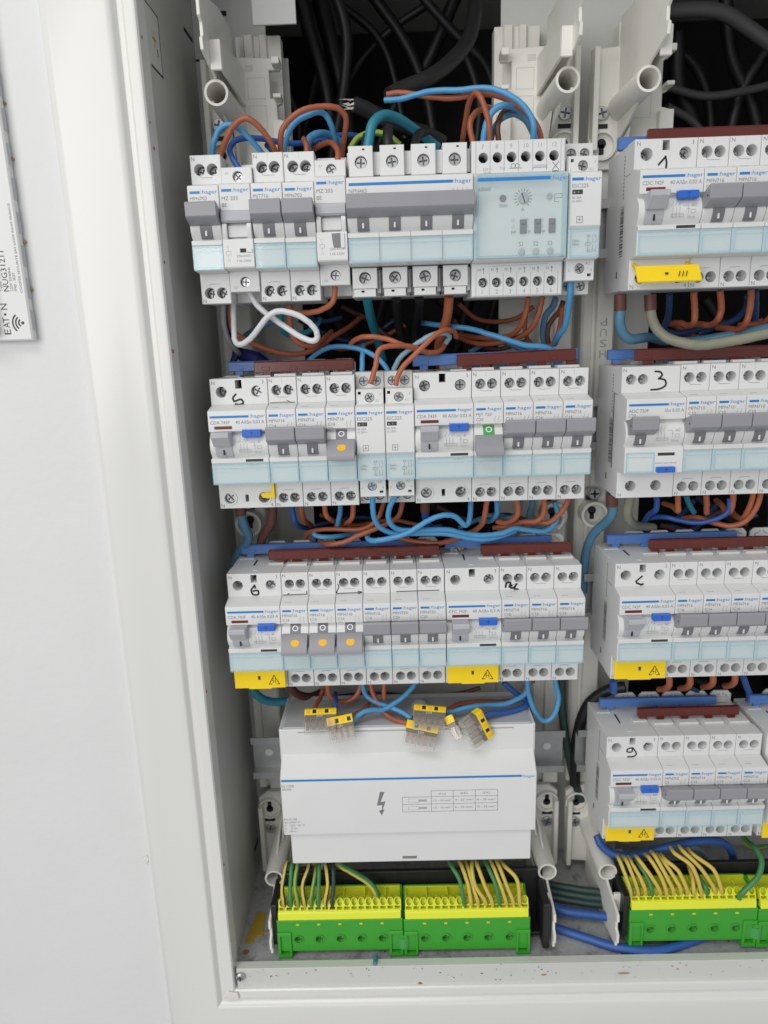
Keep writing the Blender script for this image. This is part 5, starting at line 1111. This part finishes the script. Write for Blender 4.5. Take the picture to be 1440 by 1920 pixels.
wire('w_orange', 1.7, [(1065, 934), (1061, 947), (1049, 964), (1030, 979), (1007, 980), (985, 984)], [30, 34, 44], 'brown wire sloping left from below the last breaker of the second row')
wire('w_steelblue', 1.8, [(976, 938), (974, 955), (963, 969), (940, 972), (915, 966)], [40, 56], 'dull blue wire bowed behind the brown hooks, second row right')
wire('w_steelblue', 1.8, [(999, 936), (996, 952), (991, 970), (985, 985)], [40, 56], 'dull blue upright wire behind the second last breaker, second row')
wire('w_dkblue', 2.8, [(797, 942), (797, 962), (802, 982), (815, 1000)], [32, 44, 70], 'dark blue feeder with brown sleeve below the unmarked switch', name='feeder_cable', ferrule=((797, 940, 32), (797, 958, 34), 'w_dkbrown'), cat='cable')
wire('w_white', 1.2, [(1046, 992), (1054, 982), (1057, 970), (1052, 960)], [60, 66], 'thin white wire loop at the right end between second and third rows')
wire('w_white', .8, [(935, 979), (944, 985), (947, 994), (942, 999)], [50, 54], 'thin cream thread curled below the breakers of the second row')
# --- right column between second and third rows
wire('w_steelblue', 3.1, [(1148, 925), (1149, 950), (1146, 967), (1134, 981), (1117, 996), (1107, 1012), (1099, 1034), (1095, 1070), (1093, 1110)], [30, 36, 50, 60, 66], 'thick blue feeder with brown sleeve below the breaker marked 3', name='feeder_cable', ferrule=((1147, 925, 30), (1148, 948, 31), 'w_dkbrown'), cat='cable')
wire('w_olive', 3.1, [(1182, 928), (1178, 945), (1176, 961), (1181, 977), (1196, 986), (1225, 989)], [30, 36, 64], 'thick olive grey feeder bending right below the breaker marked 3', name='feeder_cable', cat='cable')
wire('w_dkblue', 1.9, [(1231, 932), (1232, 945), (1229, 957), (1217, 965), (1207, 980)], [34, 40, 60], 'blue wire below the right half of the breaker marked 3')
wire('w_dkblue', 1.7, [(1215, 972), (1235, 969), (1255, 971), (1292, 979), (1320, 979), (1350, 970), (1366, 957), (1368, 935)], [60, 44, 36, 34], 'blue wire in a long shallow sag below the second row, right column')
wire('w_orange', 1.9, [(1271, 928), (1271, 945), (1271, 958), (1262, 950), (1245, 944)], [32, 36, 60], 'first short brown wire below the second row, right column')
wire('w_orange', 1.9, [(1324, 926), (1325, 945), (1325, 962)], [32, 40], 'second short brown wire below the second row, right column')
wire('w_orange', 1.9, [(1375, 925), (1374, 942), (1370, 957), (1363, 960), (1353, 947), (1343, 938)], [32, 36, 60], 'brown wire with a tight hook below the second row, right column')
wire('w_orange', 1.8, [(1412, 922), (1410, 937), (1402, 957), (1391, 972), (1378, 966), (1370, 956)], [32, 36, 60], 'brown wire curving left, inner of two at the right edge below the second row')
wire('w_orange', 1.8, [(1426, 920), (1424, 935), (1415, 957), (1396, 978), (1370, 986), (1342, 981), (1305, 970), (1280, 972)], [32, 34, 40, 60], 'brown wire curving left, outer of two at the right edge below the second row')
wire('w_teal', 1.8, [(1286, 930), (1292, 945), (1301, 961)], [40, 46], 'short teal wire below the second row, right column')
wire('w_navy', 1.8, [(1345, 945), (1330, 960), (1310, 985), (1290, 1005)], [70, 80], 'navy wire crossing behind the brown wires, right column')
wire('w_navy', 1.8, [(1300, 940), (1285, 958), (1266, 975)], [66, 80], 'navy wire sloping left behind the teal stub, right column')
wire('w_black', 2.2, [(1440, 925), (1441, 960), (1436, 1010)], [50, 80], 'dark cable at the right edge below the second row', cat='cable')
# --- between third and bottom rows
wire('w_teal', 3.0, [(470, 1288), (482, 1303), (498, 1313), (519, 1316), (554, 1314), (592, 1316), (620, 1318)], [44, 54, 70], 'thick dark teal cable curving below the first yellow cover', name='feeder_cable', cat='cable')
wire('w_dkbrown', 3.0, [(540, 1280), (549, 1294), (563, 1304), (583, 1306), (603, 1298)], [36, 50, 70], 'thick brown cable tucked below the first orange-dot breaker', name='feeder_cable', cat='cable')
wire('w_brown', 1.6, [(606, 1292), (601, 1308), (593, 1322), (588, 1340)], [40, 30, 16], 'brown wire dropping to the leftmost clear connector')
wire('w_orange', 1.7, [(615, 1276), (615, 1292), (619, 1305), (629, 1313), (647, 1316), (663, 1309), (673, 1296), (677, 1280)], [32, 32, 34, 36], 'brown wire hanging as a U below the orange-dot breakers')
wire('w_dkblue', 1.6, [(629, 1300), (629, 1320), (628, 1342)], [40, 22, 16], 'dark blue wire dropping to the leftmost connectors')
wire('w_brown', 1.6, [(694, 1312), (690, 1322), (680, 1332), (662, 1341), (634, 1345)], [38, 26, 14], 'brown wire running left into the second clear connector')
wire('w_blue', 1.75, [(679, 1274), (681, 1290), (688, 1305), (706, 1317), (732, 1326), (755, 1336), (772, 1347)], [32, 30, 22, 14], 'blue wire sloping down right into the middle connector')
wire('w_blue', 1.75, [(660, 1354), (666, 1347), (678, 1337), (696, 1331), (717, 1331), (736, 1321), (758, 1305), (777, 1284), (780, 1270)], [12, 16, 22, 32], 'blue wire rising right from the second clear connector')
wire('w_brown', 1.7, [(694, 1274), (697, 1292), (702, 1306), (713, 1326), (727, 1342), (743, 1350), (764, 1356)], [32, 28, 20, 12], 'brown wire sloping down right into the yellow-topped middle connector')
wire('w_orange', 1.6, [(721, 1274), (720, 1292), (720, 1311)], [32, 30], 'short brown wire end hanging free below the third row')
wire('w_blue', 1.8, [(815, 1340), (830, 1337), (851, 1334), (879, 1326), (910, 1322), (945, 1320), (969, 1311), (986, 1298), (992, 1276)], [14, 20, 26, 32], 'blue wire running right from the middle connector to the third row')
wire('w_brown', 1.8, [(835, 1334), (850, 1326), (867, 1319), (903, 1316), (941, 1316), (975, 1310), (985, 1290), (1000, 1276)], [26, 36, 40, 34], 'brown wire running behind the blue one above the distribution block')
wire('w_dkblue', 2.0, [(898, 1356), (906, 1347), (918, 1338), (941, 1337), (969, 1331), (987, 1322), (984, 1312), (965, 1298), (944, 1280)], [12, 16, 26, 36, 40], 'dark blue wire folded back to the rightmost connector')
wire('w_blue', 1.75, [(988, 1270), (989, 1285), (992, 1304), (1000, 1328), (1011, 1346), (1023, 1352), (1035, 1345), (1044, 1328), (1047, 1307), (1043, 1286), (1040, 1268)], [30, 28, 28, 32], 'blue wire hanging in a deep loop at the right end of the third row')
wire('w_dkgreen', 3.2, [(1053, 1266), (1053, 1290), (1053, 1320), (1057, 1360), (1065, 1410), (1076, 1460), (1090, 1500)], [66, 72, 84], 'thick dark teal cable going down between the columns', name='feeder_cable', cat='cable')
wire('w_black', 4.2, [(1172, 1288), (1150, 1291), (1128, 1300), (1106, 1318), (1092, 1345), (1083, 1380), (1078, 1420), (1078, 1470)], [56, 66, 78], 'thick black cable bending down between the columns', cat='cable')
wire('w_dkblue', 2.6, [(1150, 1276), (1151, 1288), (1150, 1298)], [30, 32], 'blue cable stub below the yellow cover of the third row, right column', name='feeder_cable', cat='cable')
for i, (x, y) in enumerate(((1254, 1283), (1293, 1281), (1336, 1278), (1377, 1276))):
    wire('w_orange', 2.2, [(x, y - 16), (x + 1, y), (x - 6, y + 8), (x - 18, y + 10)], [32, 34, 54], f'{nth[i]} brown wire stub from the left below the third row, right column')
wire('w_dkblue', 2.2, [(1393, 1268), (1399, 1285), (1405, 1303), (1400, 1325)], [40, 60], 'dark blue wire at the right below the third row, right column')
wire('w_navy', 1.6, [(1290, 1280), (1300, 1292), (1318, 1300)], [50, 60], 'navy wire between brown stubs below the third row, right column')
# --- bottom
wire('w_dkblue', 3.0, [(1119, 1566), (1128, 1585), (1148, 1600), (1176, 1605), (1208, 1600), (1245, 1590), (1284, 1581), (1319, 1576), (1350, 1578), (1369, 1592), (1376, 1620), (1374, 1650)], [44, 36, 30, 30, 40, 60], 'thick blue cable waving below the bottom row of the right column', name='feeder_cable', cat='cable')
wire('w_paleblue', 2.4, [(1270, 1590), (1290, 1589), (1308, 1594), (1322, 1606), (1330, 1625)], [50, 60], 'pale grey blue cable behind the blue wave, right column', name='feeder_cable', cat='cable')
wire('w_dkblue', 3.2, [(1030, 1697), (1060, 1709), (1100, 1714), (1134, 1718), (1180, 1720)], [50, 46, 56], 'upper dark blue cable lying on the cabinet floor', name='floor_cable', cat='cable', Z=-510)
wire('w_dkblue', 3.2, [(1020, 1733), (1060, 1746), (1100, 1759), (1152, 1775), (1205, 1782), (1245, 1780), (1284, 1769), (1324, 1754), (1350, 1735)], [24, 14, 10, 20, 40], 'lower dark blue cable looping across the cabinet floor', name='floor_cable', cat='cable', Z=-516.7)
for i, y in enumerate((1664, 1676, 1688)):
    wire('w_dkgreen', 2.8, [(1030, y - 6), (1075, y + 2), (1120, y + 8), (1180, y + 12)], [66 - i * 4, 66 - i * 4], f'{["upper", "middle", "lower"][i]} dark green cable behind the support at the floor', name='floor_cable', cat='cable', Z=-504 - i * 3)
def earth(i, p, m, m2, grp, Y=(24, 16, 9.5, 6.0, 8.5), r=1.45, lab=None):
    p = list(p); e = p[-1]; p.append((e[0] + 1.5, e[1] + 13)); wire(m, r, p, list(Y), lab, name='earth_wire', m2=m2, group=grp)
L3 = lambda ox: (lambda *q: [(ox + a / 3.789, 1560 + c / 3.789) for a, c in q])
A = L3(420); gy = ('w_yellow', 'w_green')
seq = [(A((452, 215), (440, 250), (415, 400), (425, 490)), 'w_yellow', 'w_dkgreen'), (A((490, 215), (480, 250), (470, 400), (472, 490)), 'w_green', None), (A((540, 215), (520, 250), (505, 380), (525, 490)), 'w_lime', 'w_green'), (A((612, 215), (600, 260), (560, 380), (572, 490)), 'w_yellow', 'w_dkgreen'),
       (A((655, 230), (650, 290), (632, 400), (620, 490)), 'w_lime', 'w_green'), (A((680, 215), (676, 250), (672, 400), (670, 490)), 'w_green', None), (A((718, 215), (727, 260), (738, 380), (720, 490)), 'w_yellow', 'w_dkgreen'), (A((772, 215), (776, 260), (778, 400), (768, 490)), 'w_dkgreen', None)]
o8 = ['first', 'second', 'third', 'fourth', 'fifth', 'sixth', 'seventh', 'eighth', 'ninth', 'tenth', 'eleventh', 'twelfth', 'thirteenth', 'fourteenth']
for i, (p, m, m2) in enumerate(seq): earth(i, p, m, m2, 'earth wires of the lower left block', lab=f'{o8[i]} earth wire from the left in the lower left green block')
wire('w_yellow', 2.3, A((800, 215), (850, 250), (940, 300), (1040, 370), (1085, 440), (1100, 480)), [24, 20, 12], 'thicker green and yellow wire sloping into the lower left green block', name='earth_wire', m2='w_green', group='earth wires of the lower left block')
A = L3(740)
seq = [(A((385, 205), (405, 245), (460, 340), (488, 480)), 'w_green', None), (A((460, 210), (480, 250), (520, 370), (540, 480)), 'w_yellow', 'w_green'), (A((505, 215), (525, 270), (560, 400), (590, 485)), 'w_yellow', 'w_dkgreen'), (A((560, 205), (548, 250), (572, 380), (640, 485)), 'w_yellow', 'w_lime'), (A((575, 205), (592, 250), (640, 380), (690, 490)), 'w_yellow', None),
       (A((640, 205), (668, 260), (720, 380), (740, 485)), 'w_green', None), (A((680, 205), (705, 255), (750, 370), (790, 485)), 'w_yellow', 'w_green'), (A((720, 205), (745, 250), (800, 390), (840, 485)), 'w_yellow', 'w_green'), (A((750, 215), (790, 250), (870, 340), (888, 485)), 'w_yellow', 'w_green')]
for i, (p, m, m2) in enumerate(seq): earth(i, p, m, m2, 'earth wires of the lower middle block', lab=f'{o8[i]} earth wire from the left in the green block under the size table')
A = L3(1060)
seq = [((372, 170), (385, 200), (430, 310), (465, 410)), ((410, 175), (435, 205), (480, 310), (515, 410)), ((445, 180), (470, 220), (530, 320), (565, 405)), ((500, 190), (530, 240), (590, 340), (612, 410)), ((500, 170), (525, 200), (600, 300), (668, 410)), ((570, 160), (600, 190), (670, 300), (715, 410)), ((610, 140), (640, 175), (700, 280), (762, 400)), ((650, 160), (690, 205), (760, 300), (815, 395)), ((680, 160), (712, 200), (800, 275), (860, 395)), ((870, 220), (887, 270), (905, 340), (912, 410)), ((750, 110), (782, 155), (900, 245), (960, 405)), ((880, 240), (925, 295), (975, 360), (1000, 405)), ((810, 100), (845, 145), (960, 255), (1055, 395)), ((870, 120), (912, 165), (1050, 265), (1105, 395))]
for i, p in enumerate(seq): earth(i, A(*p), 'w_yellow' if i not in (3, 11) else 'w_green', ('w_green', 'w_dkgreen', 'w_lime')[i % 3] if i not in (3, 11) else None, 'earth wires of the lower right block', lab=f'{o8[i]} earth wire from the left in the lower right green block')
wire('w_green', 1.9, [(1388, 1560), (1400, 1577), (1416, 1590), (1428, 1614), (1422, 1642), (1406, 1660), (1388, 1678), (1384, 1690)], [46, 36, 24, 14, 7, 5, 5, 8], 'single solid green wire bowing into the lower right block', name='earth_wire', group='earth wires of the lower right block')
wire('w_lime', 1.7, [(1394, 1572), (1400, 1584), (1415, 1590), (1440, 1586), (1470, 1580)], [56, 54], 'green and yellow wire leaving to the right edge above the lower right block', name='earth_wire', m2='w_green')
# --- loose wires deeper in the gaps
for k, (m, p, Y) in enumerate((('w_brown', [(600, 640), (640, 655), (700, 640), (760, 610)], 95), ('w_dkbrown', [(640, 575), (690, 600), (740, 640), (800, 655)], 90), ('w_dkbrown', [(850, 600), (880, 640), (930, 655), (985, 640)], 80), ('w_brown', [(860, 570), (900, 600), (960, 600), (1000, 575)], 86),
        ('w_brown', [(600, 965), (660, 985), (730, 975), (790, 985)], 80), ('w_dkbrown', [(820, 950), (880, 975), (950, 965), (1010, 985)], 76), ('w_dkbrown', [(900, 1290), (850, 1302), (760, 1305), (680, 1300)], 60), ('w_brown', [(1250, 600), (1300, 630), (1360, 625), (1430, 600)], 80), ('w_dkbrown', [(1240, 985), (1290, 995), (1350, 960), (1400, 985)], 76))):
    gap = 'top' if p[0][1] < 800 else 'second' if p[0][1] < 1150 else 'third'; c = 'right' if p[0][0] > 1100 else 'left'
    wire(m, 1.6, p, [Y, Y + 8, Y], f'loose brown wire deep in the gap below the {gap} row, {c} column', group=f'loose brown wires deep below the {gap} row, {c} column')
for k, (m, p, Y) in enumerate((('w_navy', [(560, 600), (620, 630), (680, 640), (740, 600)], 100), ('w_steelblue', [(880, 660), (930, 640), (990, 660)], 76), ('w_navy', [(590, 985), (680, 970), (760, 990), (830, 985)], 90), ('w_steelblue', [(860, 990), (930, 965), (1000, 990), (1050, 970)], 70), ('w_navy', [(600, 1310), (700, 1300), (800, 1310)], 70), ('w_navy', [(1250, 985), (1330, 1000), (1420, 965)], 80))):
    gap = 'top' if p[0][1] < 800 else 'second' if p[0][1] < 1150 else 'third'; c = 'right' if p[0][0] > 1100 else 'left'
    wire(m, 1.6, p, [Y, Y + 8, Y], f'loose dark blue wire deep in the gap below the {gap} row, {c} column', group=f'loose blue wires deep below the {gap} row, {c} column')
# --- black cables in the dark cavity behind
rnd = random.Random(21)
cav = [([(555, -40), (580, 60), (610, 160), (625, 260), (630, 330)], 5, 150), ([(590, -40), (615, 60), (640, 160), (655, 260), (660, 330)], 6, 165), ([(620, -40), (650, 70), (640, 200), (620, 300)], 4, 140), ([(560, -30), (600, 90), (580, 200), (560, 300)], 4, 190), ([(520, 150), (550, 200), (560, 260), (540, 320)], 2.5, 130),
       ([(640, 10), (690, 50), (720, 90), (740, 150), (760, 260)], 3, 190), ([(800, 10), (740, 50), (680, 110), (640, 180)], 3, 200), ([(690, -20), (760, 80), (800, 180), (820, 300)], 4.5, 200), ([(860, -20), (800, 120), (740, 200), (700, 300)], 5, 210), ([(850, 60), (880, 120), (900, 200), (890, 300)], 4, 200), ([(780, -20), (850, 60), (910, 120), (930, 180)], 3.5, 180),
       ([(1250, 20), (1340, 20), (1400, 50), (1480, 110)], 5, 150), ([(1240, 160), (1320, 180), (1400, 170), (1480, 150)], 3, 180), ([(1250, 200), (1300, 230), (1340, 290), (1350, 340)], 3, 180), ([(1270, 60), (1270, 160), (1300, 240), (1290, 320)], 6, 190), ([(1360, -20), (1370, 100), (1410, 200), (1440, 320)], 5, 200), ([(1240, 80), (1300, 120), (1330, 200), (1330, 330)], 4, 210), ([(1480, 40), (1420, 120), (1380, 200), (1360, 320)], 5, 200),
       ([(600, 560), (640, 620), (690, 690)], 4, 160), ([(720, 560), (700, 640), (690, 720)], 4, 160), ([(880, 560), (860, 640), (840, 710)], 4.5, 150), ([(820, 560), (900, 620), (960, 690)], 4, 170), ([(930, 560), (910, 640), (900, 700)], 3.5, 140), ([(600, 940), (700, 990), (820, 1040)], 4.5, 150), ([(800, 940), (860, 990), (900, 1050)], 4.5, 150), ([(700, 930), (720, 990), (700, 1050)], 4, 160), ([(850, 930), (940, 980), (980, 1040)], 4, 160),
       ([(560, 1280), (650, 1300), (760, 1310), (880, 1300)], 4.5, 150), ([(800, 1270), (860, 1300), (960, 1310)], 4.5, 150), ([(1320, 560), (1360, 610), (1420, 650)], 4, 160), ([(1300, 930), (1380, 980), (1450, 1010)], 4, 160), ([(1290, 1270), (1380, 1300), (1450, 1310)], 4, 160)]
def cavlab(p):
    x = sum(q[0] for q in p) / len(p); y = sum(q[1] for q in p) / len(p)
    if y < 400: return ('black cable in the dark cavity behind the top row, right column' if x > 1100 else 'black cable in the dark cavity above the top row, left column')
    c = 'right column' if x > 1100 else 'left column'
    return f'black cable in the dark gap below the {"top" if y < 800 else "second" if y < 1150 else "third"} row, {c}'
for i, (p, r_, Y) in enumerate(cav):
    g_ = i in (11, 12, 13); lb = 'grey cable sweeping through the dark cavity at the upper right' if g_ else cavlab(p)
    if g_: lb = ['thick grey cable arching into the upper right corner', 'thin grey cable sagging across the cavity at the upper right', 'thin grey cable dropping behind the top row at the upper right'][i - 11]
    wire('w_dkgrey' if g_ else 'w_black', r_, p, [Y - 8, Y + 8], lb, name='cavity_cable', group='cables of the dark cavity' if g_ else lb.replace('black cable', 'black cables'), cat='cable')

# ------------------------------------------------------------------ clear push-in connectors lying on the distribution block
def connector(c, Y, ax, ay, az, n, label, L=None, ybar='yellow'):
    """n-way connector; local x along the ways, z along the wire direction, y thickness"""
    t = empty('wire_connector', at(*c, Y), label=label, cat='connector'); t.rotation_euler = [math.radians(q) for q in (ax, ay, az)]
    wd = n * 4.1 + 1
    def f(b):
        b.prism([(-2.8, -8), (2.6, -8.6), (3, -6), (3, 3), (-3, 3), (-3.1, -3)], -wd / 2, wd / 2, 'clear', .35)
    part(t, 'clear_body', ('wc', n), f)
    def g(b):
        b.prism([(-3, 3.1), (3, 3.1), (3, 7.6), (1.6, 8.4), (-2.4, 8.4), (-3.2, 7)], -wd / 2, wd / 2, 'yellow', .3)
        for i in range(n): b.box(-wd / 2 + 1.3 + i * 4.1, -wd / 2 + 3.9 + i * 4.1, -3.22, -3.0, 4.2, 7, 'black' if i % 2 else 'dot', .05); b.box(-wd / 2 + 1.1 + i * 4.1, -wd / 2 + 4 + i * 4.1, -1.4, 1.4, 8.2, 8.6, 'hole')
    part(t, 'yellow_cap', ('wy', n), g)
    part(t, 'black_band', ('wb', n), lambda b: (b.box(-wd / 2 + .4, wd / 2 - .4, -2.9, 2.4, .6, 3.0, 'black', .2), b.text('2273', -2.5, 1.1, 1.4, 'pwhite', y=-3.25)))
    def m_(b):
        for i in range(n):
            x = -wd / 2 + .9 + i * 4.1
            b.box(x + .3, x + 2.5, -.4, .8, -6.4, .4, 'zinc', .1); b.box(x + .8, x + 2.0, -.9, -.4, -2.4, .2, 'copper', .1); b.box(x + 3.2, x + 3.5, -3.16, 2.6, -7.6, .4, 'clear')
    part(t, 'clamp_strip', ('wm', n), m_)
    return t
connector((601, 1352), 8, -62, 0, 2, 5, 'five-way clear connector at the far left on the distribution block')
connector((640, 1366), 6, -28, -8, 6, 4, 'clear connector with yellow cap, second from the left on the distribution block')
connector((789, 1378), 6, -25, 12, -4, 5, 'clear connector with yellow cap leaning below another, centre of the block')
connector((805, 1346), 8, -66, 4, -6, 5, 'clear connector lying flat in the centre of the distribution block')
connector((851, 1364), 7, -30, 28, 78, 2, 'narrow clear connector standing on edge between two others')
connector((893, 1366), 6, -20, 66, 6, 5, 'rightmost clear connector turned on its side with yellow cap outward')
for nm, c, Y, lab in (('yellow_crumb', (846, 1034), 40, 'tan crumbs lying on the blue busbar of the third row'),):
    b = MB(); rnd = random.Random(3); p = at(855, 1031, 44)
    for i in range(16):
        q = p + Vector((rnd.uniform(-4, 4), rnd.uniform(-2, 0), rnd.uniform(-1.5, 1.5))); b.box(q.x, q.x + rnd.uniform(.5, 2), q.y, q.y + .6, q.z, q.z + rnd.uniform(.4, .9), 'flint', .1)
    b.build('crumb_heap', label=lab, cat='crumbs', kind='stuff')
